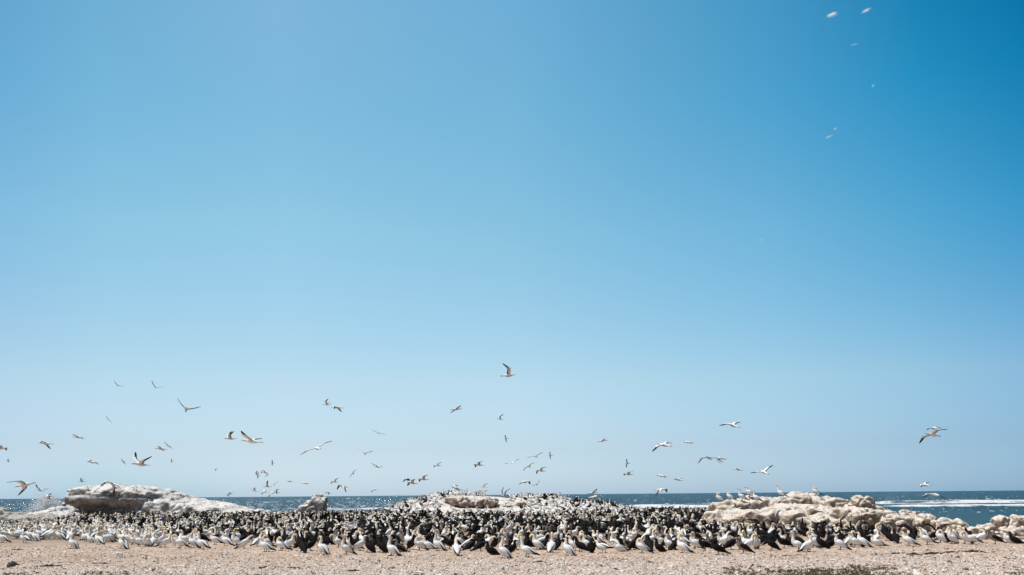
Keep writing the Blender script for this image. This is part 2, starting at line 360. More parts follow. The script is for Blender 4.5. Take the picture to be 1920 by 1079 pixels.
def rock(name, label, cat, mat, blobs, vox, amp=1.0, ledge=0.0, group=None, seed=0):
    mb = MB()
    for q in blobs: v, f = blob(*q); mb.add(v, f, (1, 1, 1))
    v, f, c = mb.arrays()
    m = make_mesh(name, v, f, None, mat)
    o = bpy.data.objects.new(name, m); C.objects.link(o)
    r = o.modifiers.new('r', 'REMESH'); r.mode = 'VOXEL'; r.voxel_size = vox
    sm = o.modifiers.new('s', 'SMOOTH'); sm.factor = 0.4; sm.iterations = 1
    bpy.context.view_layer.update()
    dg = bpy.context.evaluated_depsgraph_get(); nm = bpy.data.meshes.new_from_object(o.evaluated_get(dg))
    o.modifiers.clear(); o.data = nm; nm.name = name
    V = np.empty(len(nm.vertices)*3, np.float32); nm.vertices.foreach_get('co', V); V = V.reshape(-1, 3).astype(float)
    N = np.empty(len(nm.vertices)*3, np.float32); nm.vertices.foreach_get('normal', N); N = N.reshape(-1, 3).astype(float)
    s = vox*9*amp; q = V/(vox*26)+seed*7.7
    d = s*0.34*fbm(q, 3)
    ridge = np.abs(perlin(V/(vox*13)+seed*3.1+50)); d -= s*0.32*(0.22-np.minimum(ridge, 0.22))/0.22
    ridge2 = np.abs(perlin(V/(vox*6)+seed*1.7+80)); d -= s*0.16*(0.15-np.minimum(ridge2, 0.15))/0.15; d += s*0.12*fbm(V/(vox*5)+seed, 3)
    if ledge:
        zz = V[:, 2]+0.25*perlin(V*0.35+9)+0.05*V[:, 0]
        side = 1-np.abs(N[:, 2])
        for lam, am in ((0.95, 1.0), (0.37, 0.35)):
            t = (zz/lam) % 1.0; d += ledge*am*side*(np.where(t < 0.8, t/0.8, (1-t)/0.2)-0.5)
    V = V+N*d[:, None]
    nm.vertices.foreach_set('co', V.astype(np.float32).ravel()); nm.materials.clear(); nm.materials.append(mat)
    nm.polygons.foreach_set('use_smooth', [True]*len(nm.polygons)); nm.update()
    o.location = (0, 0, 0)
    cen = V.mean(0); cen[2] = V[:, 2].min()
    nm.transform(Matrix.Translation(-Vector(cen))); o.location = cen
    o['label'] = label; o['category'] = cat
    if group: o['group'] = group
    return o
D = 92
rock('guano_rock', 'huge grey rock with overhanging left end and white droppings over its long sloping top', 'rock', ROCK_GREY, [
    (160, 930, 31, 19, D, 2.2, 3), (170, 950, 27, 13, D+.6, 1.6, 3), (205, 930, 42, 19, D, 2.4, 3), (205, 950, 40, 22, D+1.2, 1.8, 3),
    (190, 966, 46, 11, D+1.6, 1.5, 2.6), (134, 963, 11, 12, D+1, 1.0, 2.4), (250, 935, 45, 20, D+.3, 2.4, 3), (255, 955, 40, 22, D+1.0, 2.0, 3),
    (285, 938, 44, 22, D+1.5, 2.6, 2.8, 0, 3), (262, 940, 44, 22, D+.8, 2.4, 3, 0, 3), (325, 943, 48, 22, D+2.4, 2.8, 2.6), (305, 957, 48, 19, D-.4, 2.0, 3), (350, 962, 35, 20, D-1.0, 2.0, 3), (365, 948, 36, 18, D+2, 2.6, 2.4, -14),
    (395, 956, 40, 16, D+1, 2.6, 2.6, -10), (385, 966, 40, 14, D-1, 1.8, 3), (418, 958, 44, 16, D+.6, 2.4, 2.6, -9, 3), (450, 963, 42, 13, D+.6, 2.4, 2.6, -7, 3), (425, 968, 42, 11, D-1, 1.6, 3), (475, 965, 38, 10, D+.6, 2.0, 2.6, -6), (505, 970, 34, 8, D, 1.5, 2.6)],
    0.14, 0.5, 0.14, seed=1)
rock('white_boulder', 'lone pointed grey boulder standing by the sea right of the long white rock', 'rock', ROCK_GREY, [
    (598, 949, 15, 21, 90, 1.0, 3, -10, 4), (584, 955, 19, 15, 90, 1.0, 2.8, 30, 3), (568, 961, 17, 10, 90, .8, 2.6, 22, 3)], 0.09, 0.7, 0.05, seed=2)
rock('rock_slab', 'low grey whaleback slab at the left edge right behind the white gannets', 'rock', ROCK_SLAB, [
    (70, 986, 62, 21, 68, 1.6, 2.6, 2, 4), (110, 988, 45, 18, 68.5, 1.6, 2.6, 0, 4), (20, 998, 30, 16, 67.5, 1.2, 2.4)], 0.11, 0.7, 0.1, seed=3)
rock('rock_slab', 'pale flat rock below the sea spray, left of the overhanging end of the big rock', 'rock', ROCK_GREY, [
    (110, 965, 28, 15, 84, 2.2, 2.6, 4), (85, 970, 40, 11, 83, 2, 2.6), (120, 972, 30, 14, 80, 2, 2.6)], 0.12, 0.6, 0.1, seed=4)
rock('rock_slab', 'dark jagged shore rock at the left edge below the glittering sea', 'rock', ROCK_SLAB, [
    (10, 966, 30, 10, 88, 1.2, 2.4, -6), (45, 968, 22, 8, 86, 1.2, 2.4), (20, 978, 34, 10, 80, 1.6, 2.6), (65, 964, 14, 5, 88, 1, 2.4)], 0.1, 1.0, 0.12, seed=5)
rock('shore_rock', 'small grey rock by the sea just left of the overhanging white rock', 'rock', ROCK_GREY, [
    (127, 950, 13, 10, 104, .8, 2.4, 20), (137, 955, 10, 12, 104, .8, 2.4)], 0.08, 1.0, 0.05, seed=6)
rock('shore_rock', 'flat dark stone lying on the whaleback slab at the left edge', 'rock', ROCK_GREY, [(84, 968, 13, 4.5, 70, .45, 2.2, -12)], 0.06, 0.8, 0, seed=8)
# birds' rocky mound in the middle
mx = np.arange(-12, 16, 0.25); my = np.arange(74, 107, 0.3)
def mz(x, y):
    P = np.stack([x.ravel(), y.ravel(), x.ravel()*0], 1); m_ = mound(x, y)
    return land(x, y)+np.where(m_ > 0.04, m_+0.02+0.10*fbm(P*0.8, 3).reshape(x.shape)*np.minimum(m_, 1), -0.3)
put('rocky_mound', grid_mesh('rocky_mound', mx, my, mz, ROCK_MOUND), label='low rocky mound covered in gannets in the middle of the colony', cat='rock')
rock('brown_rock', 'brown bare rock face near the top of the bird-covered mound', 'rock', ROCK_BROWN, [
    (868, 943, 24, 11, 82, 1.3, 2.6, -6), (905, 944, 30, 11, 82, 1.4, 3, 4), (962, 947, 22, 7, 82.5, 1.1, 2.6), (846, 938, 13, 8, 83, 1, 2.4, 15)], 0.08, 1.0, 0.08, seed=9)
# cream outcrop and boulders on the right
OUT = rock('rock_outcrop', 'long cream rock outcrop with rounded tops and gannets perched on its left end', 'rock', ROCK_CREAM, [
    (1356, 962, 25, 20, 51, .7, 3.4), (1350, 975, 30, 16, 50.4, .7, 3.4), (1392, 957, 30, 20, 52, .8, 3.4, 8), (1385, 975, 36, 20, 50, .8, 4.0, 6), (1420, 955, 34, 21, 53, 1.0, 3.4),
    (1435, 975, 44, 22, 49.6, .9, 4.0, -4), (1462, 950, 32, 20, 54, 1.0, 3.4), (1490, 945, 30, 20, 55, .9, 3.2), (1455, 965, 60, 18, 53, 1.4, 4.0),
    (1532, 948, 38, 20, 55, 1.0, 3.3, -3), (1570, 952, 34, 17, 54, .9, 3.3, -8), (1510, 968, 60, 20, 51.5, 1.2, 3.6), (1490, 978, 32, 20, 48.8, .8, 3.2),
    (1540, 980, 30, 19, 48.3, .8, 3.2), (1570, 968, 50, 18, 50.5, 1.0, 3.4, -4), (1590, 985, 30, 16, 48, .8, 3.2)], 0.075, 0.72, 0.07, seed=11)
BL = [
 ('large rounded cream boulder, highest one right of the perched gannets', [(1614, 951, 23, 20, 52, .8, 3.4, -8), (1598, 960, 14, 16, 52, .6, 3.2)]),
 ('low cream boulder between the highest boulder and the white surf', [(1652, 962, 27, 12, 53, .6, 3.3, -12)]),
 ('broad cream boulder sloping right in front of the highest boulder', [(1640, 974, 30, 21, 47.5, .8, 3.6, -12), (1622, 970, 14, 16, 47, .5, 3.2)]),
 ('blocky small cream boulder with a flat front, left of the broad sloping boulder', [(1603, 978, 13, 18, 46.5, .45, 4.0)]),
 ('long cream boulder descending towards the sea gap on the right', [(1695, 982, 45, 20, 46, .8, 3.6, -10)]),
 ('small triangular grey cream boulder poking above the long descending boulder', [(1702, 966, 18, 10, 50, .5, 3.0, -20)]),
 ('front cream boulder standing among dark birds below the broad sloping boulder', [(1662, 992, 17, 20, 43, .45, 3.6), (1686, 994, 14, 16, 43.4, .4, 3.4)]),
 ('flat topped cream boulder below the small triangular boulder', [(1738, 984, 23, 16, 44, .5, 3.4, -4)]),
 ('squarish cream boulder behind the dark spread wings on the right', [(1768, 988, 20, 15, 43, .45, 3.6)]),
 ('triangular cream boulder left of the sea gap', [(1797, 992, 20, 16, 41, .45, 2.1, -16)]),
 ('low pale boulder at the foot of the sea gap', [(1824, 1000, 22, 14, 38, .4, 3.4)]),
 ('low round boulder just left of the big tilted boulder at the right edge', [(1850, 996, 20, 14, 39, .4, 3.4)]),
 ('big tilted brown cream boulder near the right edge', [(1873, 985, 19, 18, 40, .45, 3.6, 10)]),
 ('pale flat boulder behind the big tilted boulder at the right edge', [(1896, 984, 17, 11, 41, .4, 3.6)]),
 ('grey rounded boulder topmost at the right edge', [(1913, 977, 14, 10, 41, .35, 3.4, -20)]),
 ('small boulder wedged right of the big tilted boulder', [(1888, 996, 15, 10, 38, .35, 3.4)]),
 ('smooth oval boulder below the big tilted boulder', [(1886, 1004, 15, 10, 36.6, .35, 3.4)]),
 ('round dark patched boulder at the right edge of the pile', [(1910, 1000, 14, 12, 36.8, .35, 3.2)]),
 ('pale front boulder lowest at the right edge behind the dark juvenile', [(1912, 1016, 20, 10, 34.6, .35, 3.4)]),
 ('small boulder in front of the low pale boulders by the sea gap', [(1838, 1009, 16, 10, 36.4, .3, 3.4)]),
 ('rounded boulder between the oval boulder and the low pale boulders', [(1864, 1006, 13, 12, 36.6, .3, 3.4)]),
]
for i, (lb, bb) in enumerate(BL):
    rock('boulder', lb, 'boulder', ROCK_CREAM, bb, 0.05 if bb[0][4] > 42 else 0.04, 0.75, 0.03, 'cream boulders along the shore on the right', seed=20+i)

# ------------------------------------------------------------------ birds
WHITE = np.array((0.80, 0.80, 0.81)); CREAM = np.array((0.85, 0.83, 0.80)); BUFF = np.array((0.84, 0.65, 0.43)); BLACK = np.array((0.011, 0.010, 0.012))
BILL = np.array((0.30, 0.35, 0.40)); DARK = np.array((0.011, 0.009, 0.009)); BROWN = np.array((0.026, 0.019, 0.016)); GREYB = np.array((0.12, 0.10, 0.085)); FOOT = np.array((0.012, 0.011, 0.011))
def scheme(kind):
    # body, belly, head, wing, wing edge
    if kind == 'w': return WHITE, CREAM, BUFF, WHITE, BLACK
    if kind == 'd': return DARK, BROWN, DARK, DARK*0.8, BLACK
    if kind == 'm': return GREYB*1.3, GREYB*2.6, GREYB*1.5, BROWN*0.8, BLACK
    if kind == 'c': return BLACK, BLACK, BLACK, BLACK, BLACK
def loft(mb, pts, ns, colf):
    """pts: list of centre, half width (across), half height (in the plane of symmetry); closed tube with pointed ends"""
    P = np.array([p[:3] for p in pts], float); n = len(P)
    T = np.gradient(P, axis=0); T /= np.linalg.norm(T, axis=1)[:, None]+1e-9
    side = np.cross(T, [0, 0, 1.0]); 
    base = np.array([0, 1.0, 0])
    v = []; c = []
    for i in range(n):
        s = base-T[i]*np.dot(base, T[i]); s /= np.linalg.norm(s)+1e-9
        u = np.cross(T[i], s)
        for k in range(ns):
            a = 2*math.pi*k/ns
            v.append(P[i]+s*math.cos(a)*pts[i][3]+u*math.sin(a)*pts[i][4]); c.append(colf(i/(n-1), i, math.sin(a)))
    f = []
    for i in range(n-1):
        for k in range(ns):
            a, b_ = i*ns+k, i*ns+(k+1) % ns; f.append((a, b_, b_+ns, a+ns))
    f.append(tuple(range(ns))[::-1]); f.append(tuple((n-1)*ns+k for k in range(ns)))
    mb.add(v, f, np.array(c))
# pose tables: (x, y, z, half width, half height, tag) tail -> bill; tags b body, n lower neck, h head, k bill
BODY = [(-.40, 0, .10, .006, .004, 't'), (-.33, 0, .135, .035, .010, 't'), (-.24, 0, .18, .052, .032, 'b'), (-.14, 0, .225, .085, .072, 'b'), (-.03, 0, .265, .105, .098, 'b'), (.075, 0, .305, .098, .100, 'b'), (.145, 0, .355, .070, .072, 'b')]
NECK = {
 'N': [(.170, 0, .41, .045, .050, 'n'), (.172, 0, .455, .036, .040, 'h'), (.185, 0, .495, .036, .040, 'h'), (.222, 0, .512, .036, .036, 'h'), (.258, 0, .505, .022, .022, 'k'), (.30, 0, .495, .012, .013, 'k'), (.375, 0, .478, .002, .003, 'k')],
 'U': [(.170, 0, .42, .044, .048, 'n'), (.168, 0, .49, .035, .037, 'n'), (.170, 0, .55, .033, .034, 'h'), (.180, 0, .60, .034, .036, 'h'), (.212, 0, .625, .035, .036, 'h'), (.248, 0, .622, .022, .022, 'k'), (.29, 0, .618, .012, .013, 'k'), (.365, 0, .610, .002, .003, 'k')],
 'D': [(.175, 0, .42, .048, .050, 'n'), (.195, 0, .475, .042, .044, 'h'), (.235, 0, .515, .040, .041, 'h'), (.285, 0, .50, .041, .040, 'h'), (.312, 0, .45, .038, .038, 'h'), (.305, 0, .405, .022, .022, 'k'), (.285, 0, .36, .012, .013, 'k'), (.24, 0, .295, .002, .003, 'k')],
 'B': [(.160, 0, .41, .045, .050, 'n'), (.150, .012, .46, .038, .040, 'h'), (.115, .03, .495, .036, .036, 'h'), (.070, .05, .490, .036, .036, 'h'), (.035, .065, .465, .030, .030, 'h'), (.01, .075, .44, .016, .016, 'k'), (-.06, .095, .385, .003, .003, 'k')],
 'G': [(.190, 0, .395, .044, .046, 'n'), (.235, 0, .43, .036, .036, 'n'), (.285, 0, .455, .034, .034, 'h'), (.335, 0, .462, .036, .036, 'h'), (.372, 0, .452, .026, .026, 'k'), (.41, 0, .437, .012, .013, 'k'), (.485, 0, .405, .002, .003, 'k')],
 'K': [(.165, 0, .43, .044, .046, 'n'), (.165, 0, .50, .034, .035, 'n'), (.172, 0, .56, .033, .034, 'h'), (.184, 0, .605, .034, .036, 'h'), (.196, 0, .64, .026, .028, 'k'), (.206, 0, .68, .012, .013, 'k'), (.225, 0, .755, .002, .003, 'k')],
 'S': [(.150, 0, .395, .050, .052, 'n'), (.135, 0, .43, .042, .042, 'h'), (.095, .02, .445, .040, .038, 'h'), (.05, .035, .43, .034, .032, 'h'), (.0, .05, .405, .014, .014, 'k'), (-.05, .06, .38, .003, .003, 'k')],
 'X': [(.160, 0, .42, .044, .048, 'n'), (.150, 0, .47, .036, .038, 'n'), (.165, 0, .53, .034, .036, 'h'), (.205, 0, .565, .034, .034, 'h'), (.248, 0, .548, .036, .034, 'h'), (.275, 0, .51, .020, .020, 'k'), (.29, 0, .47, .010, .011, 'k'), (.31, 0, .40, .002, .003, 'k')],
}
def wing_open(mb, M0, sg, a, b_, s, colors, stations=9):
    body, belly, head, wing, edge = colors
    fs = R(14); sh = np.array([0.09, 0.05*sg, 0.03])
    d1 = np.array([math.sin(fs), sg*math.cos(fs)*math.cos(a), math.cos(fs)*math.sin(a)])
    d2 = np.array([-math.sin(s), sg*math.cos(s)*math.cos(b_), math.cos(s)*math.sin(b_)])
    w = sh+0.38*d1; tip = w+0.50*d2
    ts = np.linspace(0, 1, stations); V = []; CC = []
    cf = [0, .12, .35, .6, .8, 1, .8, .6, .35, .12]
    for t in ts:
        if t < 0.44: p = sh+(w-sh)*(t/0.44); q = t/0.44
        else: p = w+(tip-w)*((t-0.44)/0.56); q = 1
        k = (t-0.44)/0.56
        chord = np.interp(t, [0, .25, .45, .7, .88, 1], [.20, .195, .185, .135, .085, .012])
        up = np.cross(d1, [1, 0, 0]) if t < 0.44 else np.cross(d2, [1, 0, 0]); up = up/np.linalg.norm(up)*(-sg)
        up = up if up[2] > 0 or abs(up[2]) < .15 else -up
        lead = np.array([0.35*chord, 0, 0])
        for j, c_ in enumerate(cf):
            th = 0.012*(1-t*0.7)*(math.sin(math.pi*min(1, c_*0.9+0.08)))*(1 if j <= 5 else -1)
            V.append(p+lead+np.array([-c_*chord, 0, 0])+up*(th+0.012*math.sin(math.pi*c_)))
            hand = t > 0.5
            blk = (c_ > 0.62) if not hand else (c_ > (0.30 if t < .8 else -1))
            if j > 5 or j == 0: col = (edge if blk else (belly if colors[3] is WHITE else wing))
            else: col = edge if blk else wing
            CC.append(col)
    f = []; n = len(cf)
    for i in range(stations-1):
        for j in range(n):
            a1, b1 = i*n+j, i*n+(j+1) % n; f.append((a1, b1, b1+n, a1+n))
    f.append(tuple(range(n))); f.append(tuple((stations-1)*n+j for j in range(n))[::-1])
    V = np.array(V); V = (np.array(M0.to_3x3()) @ V.T).T+np.array(M0.translation)
    mb.add(V, f, np.array(CC))
def sphere(mb, c, r, col):
    v = [(c[0]+r, c[1], c[2]), (c[0]-r, c[1], c[2]), (c[0], c[1]+r, c[2]), (c[0], c[1]-r, c[2]), (c[0], c[1], c[2]+r), (c[0], c[1], c[2]-r)]
    mb.add(v, [(0, 2, 4), (2, 1, 4), (1, 3, 4), (3, 0, 4), (2, 0, 5), (1, 2, 5), (3, 1, 5), (0, 3, 5)], col)
LEG = 0.068
def bird(pose, kind, lod=0):
    """standing bird, x forward, feet on z = 0"""
    mb = MB(); cols = scheme(kind); body, belly, head, wing, edge = cols
    lying = pose == 'L'; flap = pose == 'F'; nk = 'N' if pose in 'LF' else pose
    pts = [list(p) for p in BODY+NECK[nk]]
    for p in pts:
        p[2] -= LEG
        if p[5] in 'nhk': p[2] += .01; p[0] -= .01
        if p[5] in 'hk' and pose in 'UXK': p[2] += .015
        if p[5] in 'bn': p[3] *= 1.13; p[4] *= 1.10
        if p[5] == 'h': p[3] *= 1.08; p[4] *= 1.08
        if p[5] == 'n': p[3] *= 1.05; p[4] *= 1.05
    if kind == 'c':
        for p in pts: p[3] *= 0.75; p[4] *= 0.72
    if lying:
        for p in pts: p[2] = max(0.03, p[2]-0.085) if p[0] > -.2 else max(0.035, p[2]-0.04)
    if lod: pts = [p for i, p in enumerate(pts) if i not in (1, 3)]
    tags = [p[5] for p in pts]
    hs = [i for i, t in enumerate(tags) if t == 'h']
    def colf(t, i, up):
        g = tags[i]
        if g == 't': return edge
        if g == 'k': return BILL if kind in 'wm' else (0.05, 0.05, 0.055)
        if g == 'h': return head if up > -0.6 or i < hs[-1] else (edge if kind == 'w' else head)
        if g == 'n': return (head*0.3+body*0.7) if kind == 'w' else body
        return belly if up < -0.25 else body
    loft(mb, [p[:5] for p in pts], 10 if lod == 0 else 5, colf)
    dz = -0.135 if lying else -LEG
    if not flap:
        for sg in (1, -1):
            wp = [(.135, .082*sg, .335+dz, .010, .030), (.08, .116*sg, .325+dz, .018, .062), (-.03, .122*sg, .285+dz, .018, .076), (-.14, .100*sg, .235+dz, .015, .056), (-.24, .058*sg, .175+dz, .012, .036), (-.33, .028*sg, .128+dz*0.7, .009, .020), (-.41, .010*sg, .090+dz*0.5, .003, .006)]
            if lod: wp = [wp[0], wp[1], wp[3], wp[4], wp[6]]
            nn = len(wp)
            def wc(t, i, up, nn=nn):
                x = wp[i][0]
                if x < -.20: return edge
                return edge if (up < -0.85 and x < -.0) or (up < -0.45 and x < -.10) else wing
            loft(mb, wp, 8 if lod == 0 else 4, wc)
    else:
        M0 = Matrix.Translation((0.0, 0, .25)) @ Matrix.Rotation(R(-30), 4, 'Y') @ Matrix.Scale(.9, 4)
        for sg in (1, -1): wing_open(mb, M0, sg, R(48), R(20), R(28), cols, 7)
    if not lying:
        for sg in (1, -1):
            fx = -.01+.02*sg
            if lod == 0:
                loft(mb, [(fx-.02, .045*sg, .14, .018, .018), (fx, .048*sg, .08, .010, .010), (fx-.005, .05*sg, .02, .008, .008), (fx, .05*sg, .0, .008, .008)], 5, lambda t, i, u: FOOT)
                mb.add([(fx-.03, .05*sg, .006), (fx+.08, .05*sg-.04, .004), (fx+.09, .05*sg, .006), (fx+.08, .05*sg+.04, .004), (fx+.0, .05*sg, .025)],
                       [(0, 1, 4), (1, 2, 4), (2, 3, 4), (3, 0, 4), (0, 3, 2, 1)], FOOT)
            else:
                mb.add([(fx, .05*sg-.01, .15), (fx, .05*sg+.01, .15), (fx+.02, .05*sg, 0)], [(0, 1, 2)], FOOT)
    if lod == 0 and kind in 'wm':
        hp = pts[hs[-1]]
        for sg in (1, -1): sphere(mb, (hp[0]+.006, hp[1]+.029*sg, hp[2]+.006), .0075, (0.01, 0.01, 0.01))
    if lod and kind == 'w':
        mb.c = [np.where((c_[:, 1] > .5)[:, None], c_*.78+WHITE*.22, c_) for c_ in mb.c]
    return mb
def flyer(a, b_, s, kind):
    mb = MB(); cols = scheme(kind); body, belly, head, wing, edge = cols
    pts = [(-.42, 0, -.005, .004, .003, 't'), (-.33, 0, 0, .040, .008, 't'), (-.25, 0, 0, .042, .018, 'b'), (-.16, 0, .0, .055, .045, 'b'), (-.05, 0, .0, .078, .074, 'b'), (.07, 0, .005, .080, .076, 'b'),
           (.16, 0, .01, .055, .056, 'b'), (.22, 0, .012, .038, .040, 'n'), (.28, 0, .014, .034, .036, 'h'), (.33, 0, .012, .034, .036, 'h'), (.365, 0, .006, .022, .022, 'k'), (.40, 0, .0, .012, .012, 'k'), (.46, 0, -.012, .002, .003, 'k')]
    def colf(t, i, up):
        g = pts[i][5]
        return edge if g == 't' else BILL if g == 'k' else head if g == 'h' else (head*.5+body*.5) if g == 'n' else (belly if up < -.2 else body)
    loft(mb, [p[:5] for p in pts], 10, colf)
    for sg in (1, -1): wing_open(mb, Matrix(), sg, a, b_, s, cols, 11)
    return mb

# x, y, z, heading, pitch, bank, inner wing, outer wing, sweep, dark
FLY=[
(-20.69,42.99,2.28,3.35,-0.22,0.37,0.02,-0.33,-0.76,0),(-35.58,76.4,2.3,2.98,0.14,0.21,0.34,0.32,0.34,0),
(-33.71,73.82,1.7,3.65,0.19,-0.13,0.38,0.36,0.6,0),(-26.73,57.57,4.78,3.24,0.07,0.17,-0,-0.4,0.38,0),
(-29.39,67.88,5.74,3.12,0.08,0.13,0.13,-0.13,0.35,0),(-32.86,64.52,4.87,0.09,0.08,-0.15,0.15,-0.11,0.34,0),
(-102.74,205.35,9.3,3.54,-0.03,0.47,0.13,-0.1,0.4,0),(-28.56,68.64,4.08,3.93,0.09,-0.23,0.17,-0.15,0.49,0),
(-63.45,164.32,7.47,2.98,0.04,0.55,0.09,-0.23,0.43,0),(-52.96,124.45,3.7,3.34,0.02,0.1,0.41,0.46,0.42,0),
(-20.73,52.48,2.41,2.85,0.29,0.41,-0.3,-0.91,0.23,0),(-48.92,121.15,2.55,3.14,-0.01,-0.04,-0.33,-0.92,-0.17,0),
(-51.6,130.01,16.08,2.54,0.01,0.38,0.32,0.26,0.4,0),(-36.71,102.33,12.8,-3.79,0.06,0.38,0.42,0.52,0.35,0),
(-20.04,61.24,6.96,-1.22,0.31,-0.35,0.4,0.73,0.28,0),(-61.94,153.18,13.44,2.54,0.18,0.69,0.2,-0.07,0.42,0),
(-15.45,41.95,3.05,3.94,0.06,-0.15,0.45,0.55,0.39,0),(-43.67,127.49,8.09,-3.54,0.07,0.46,0.18,-0.04,0.17,0),
(-23.67,67.75,4.91,-3.02,0.09,0.13,0.13,-0.18,0.4,0),(-79.59,235.27,10.01,3.47,-0.19,0.59,0.18,0.02,0.31,0),
(-67.26,228.65,7.73,3.69,-0.19,0.33,0.19,-0.01,0.48,0),(-33.25,119.1,2.06,3.81,-0.06,0.35,0.03,-0.31,0.79,0),
(-18.03,64.19,5.35,3.52,-0,-0.05,0.54,0.65,0.55,0),(-9.18,35.45,3.61,2.96,0.1,0.1,0.27,0.2,0.19,0),
(-9.74,50.11,4.03,2.15,0.1,-0.41,0.13,-0.11,0.14,0),(-17.1,92.01,9.96,3.14,0.06,0.17,0.49,0.51,0.73,0),
(-10.76,61.48,7.03,3.04,0.06,0.03,-0.03,-0.45,0.4,0),(-44.77,187.87,7.83,3.32,0.02,0.67,0.14,-0.05,0.29,0),
(-31.85,125.92,4.4,3.22,0.12,0.04,0.44,0.52,0.38,0),(-25.74,104.62,4.15,-0.61,0.03,-0.63,-0.04,-1.9,0.52,0),
(-50.11,198.87,5.68,3.41,0.03,0.61,0.08,-0.19,0.19,0),(-22.08,91.12,2.59,3.53,0.03,0.29,0.32,0.31,0.07,0),
(-36.58,156.15,3.81,2.92,-0.1,-0.42,0.03,-0.36,0.38,0),(-26.26,119.19,3.44,3.21,0.08,-0.08,0.16,-0.07,0.24,0),
(-24.57,96.37,2.28,3.39,0.34,0.08,0.26,0.15,0.41,0),(-24.46,99.92,2.18,3.2,0.15,-0.27,0.07,-0.28,0.09,0),
(-28.79,123.5,2.2,3.42,0.23,0.41,0.24,0.09,0.69,0),(-24.2,102.08,2.07,2.99,-0.15,-0.31,-0.04,-0.45,-0.15,0),
(-19.55,95.33,2.89,3.63,0.09,-0.14,0.16,-0.07,0.51,0),(-19.28,109.44,3.2,3.8,0.12,0.36,0.2,0,0.3,0),
(-25.55,161.26,5.18,-1.95,0.12,0.88,0.17,-0.19,0.4,0),(-11.81,70.44,2.35,3.77,0.24,-0.13,-0.16,-0.7,0.26,0),
(-24.15,132.88,2.15,3.01,0.49,0.15,-0.14,-0.69,-0.03,0),(-14.96,111.55,8.5,1.94,-0.08,0.31,0.21,-0.04,0.38,0),
(-14.75,100.19,5.78,-1.74,0.25,-0.16,0.44,0.58,0.38,0),(-10.01,74.68,3.8,2.73,0.15,0.1,0.2,0.03,0.2,0),
(-6.69,89.39,4.26,3.64,-0,0.23,0.18,-0.03,0.39,0),(-3.68,64.21,7.1,0.47,0.09,-0.2,0.12,-0.19,0.46,0),
(-9.98,95.88,3.14,2.87,0.1,-0.16,0.07,-0.29,-0.02,1),(-6.9,69.4,2.53,-2.77,0.15,0.24,0.14,-0.13,0.13,0),
(-6.2,70.03,2.79,3.56,0.07,0.25,0.16,-0.07,0.31,0),(-15.43,112.66,2.38,2.99,0.11,-0.12,-0.09,-0.57,0.23,0),
(-2.43,71.75,3.79,-2.82,0.08,0.2,0.13,-0.13,0.33,0),(-3.56,64.05,2.07,3.51,0.37,-0.23,0.25,0.06,0.81,0),
(-3.01,102.28,2.46,3.52,0.11,0.16,0.35,0.29,0.68,0),(-0.28,53.9,8.04,-0.14,0.07,-0.48,0.47,0.46,0.79,0),
(-1.42,110.53,9.86,3.46,0.15,0.25,0.45,0.46,0.7,0),(-1.08,155.35,10.2,2.94,0.04,0.69,0.08,-0.18,0.4,0),
(6.09,164.82,7.92,2.98,0.07,0.74,0.1,-0.13,0.36,0),(2.2,99.12,5.31,4.22,0.19,0.28,0.26,0.11,0.16,0),
(-0.1,98.35,4.71,2.1,0.14,-0.29,0.23,0.06,0.24,0),(1.71,110.75,4.68,-2.19,0.12,0.53,0.13,-0.18,0.36,0),
(2.09,76.13,3.44,3.57,0.1,0.28,0.16,-0.14,0.42,0),(0.69,65.57,2.49,-0.46,0.07,0.01,-0.02,-0.42,0.37,0),
(3.56,155.35,3.15,-1.91,0.23,0.59,0.37,0.4,0.41,0),(-0.68,71.32,1.6,4.15,0.02,-0.18,1.22,1.15,1.05,0),
(13.49,293.32,1.97,3.34,0.22,-0.27,0.16,-0.09,0.37,1),(5.45,70.58,1.76,0.32,0.08,-0.24,0.17,-0.04,0.33,0),
(5.83,75.63,1.45,-0.31,0.1,0.11,0.13,-0.2,0.33,0),(16.71,147.95,6.05,3.18,-0.07,0.82,0.12,-0.08,0.02,0),
(8.37,73.61,3.08,3.42,0.08,0.13,0.16,-0.1,0.36,0),(6.53,74.22,5.53,0.19,0.09,-0.06,0.16,-0.18,0.32,0),
(7.18,47.71,3.94,2.46,0.19,-0.25,0,-0.37,0.06,0),(12.72,72.86,5.29,-3,0.07,-0.12,0.09,-0.21,0.38,0),
(10.37,70.66,2.88,3.31,0.08,-0.09,0.06,-0.28,0.37,0),(12.07,73.91,2.66,2.67,0.08,-0.04,0.16,-0.08,0.32,0),
(8.35,57.84,1.91,-0.56,0.07,0.1,-0.09,-0.54,0.31,0),(10.55,48.07,4.85,2.38,0.31,-0.13,0.14,-0.13,-0.04,0),
(11.76,60.65,3.74,-2.15,0.22,-0.03,-0.15,-0.77,0.48,0),(13.31,64.76,3.87,3.03,0.14,0.1,-0.18,-0.48,1,0),
(14.76,59.63,2.86,2.1,0.3,-0.28,0.23,0.06,-0.05,0),(16.34,73.34,3.34,2.79,0.08,-0.02,0.15,-0.1,0.33,0),
(26.77,63.83,5.61,2.21,0.07,-0.1,0.08,-0.25,0.38,0),(18.04,43.17,4.06,3.49,0.13,0.3,0.05,-0.28,0.3,0),
(27.42,67.58,2.09,2.45,0.08,-0.18,0.14,-0.12,0.32,0),(21.43,51.76,1.51,2.02,0.09,0.07,-0.05,-0.49,0.39,0),
]

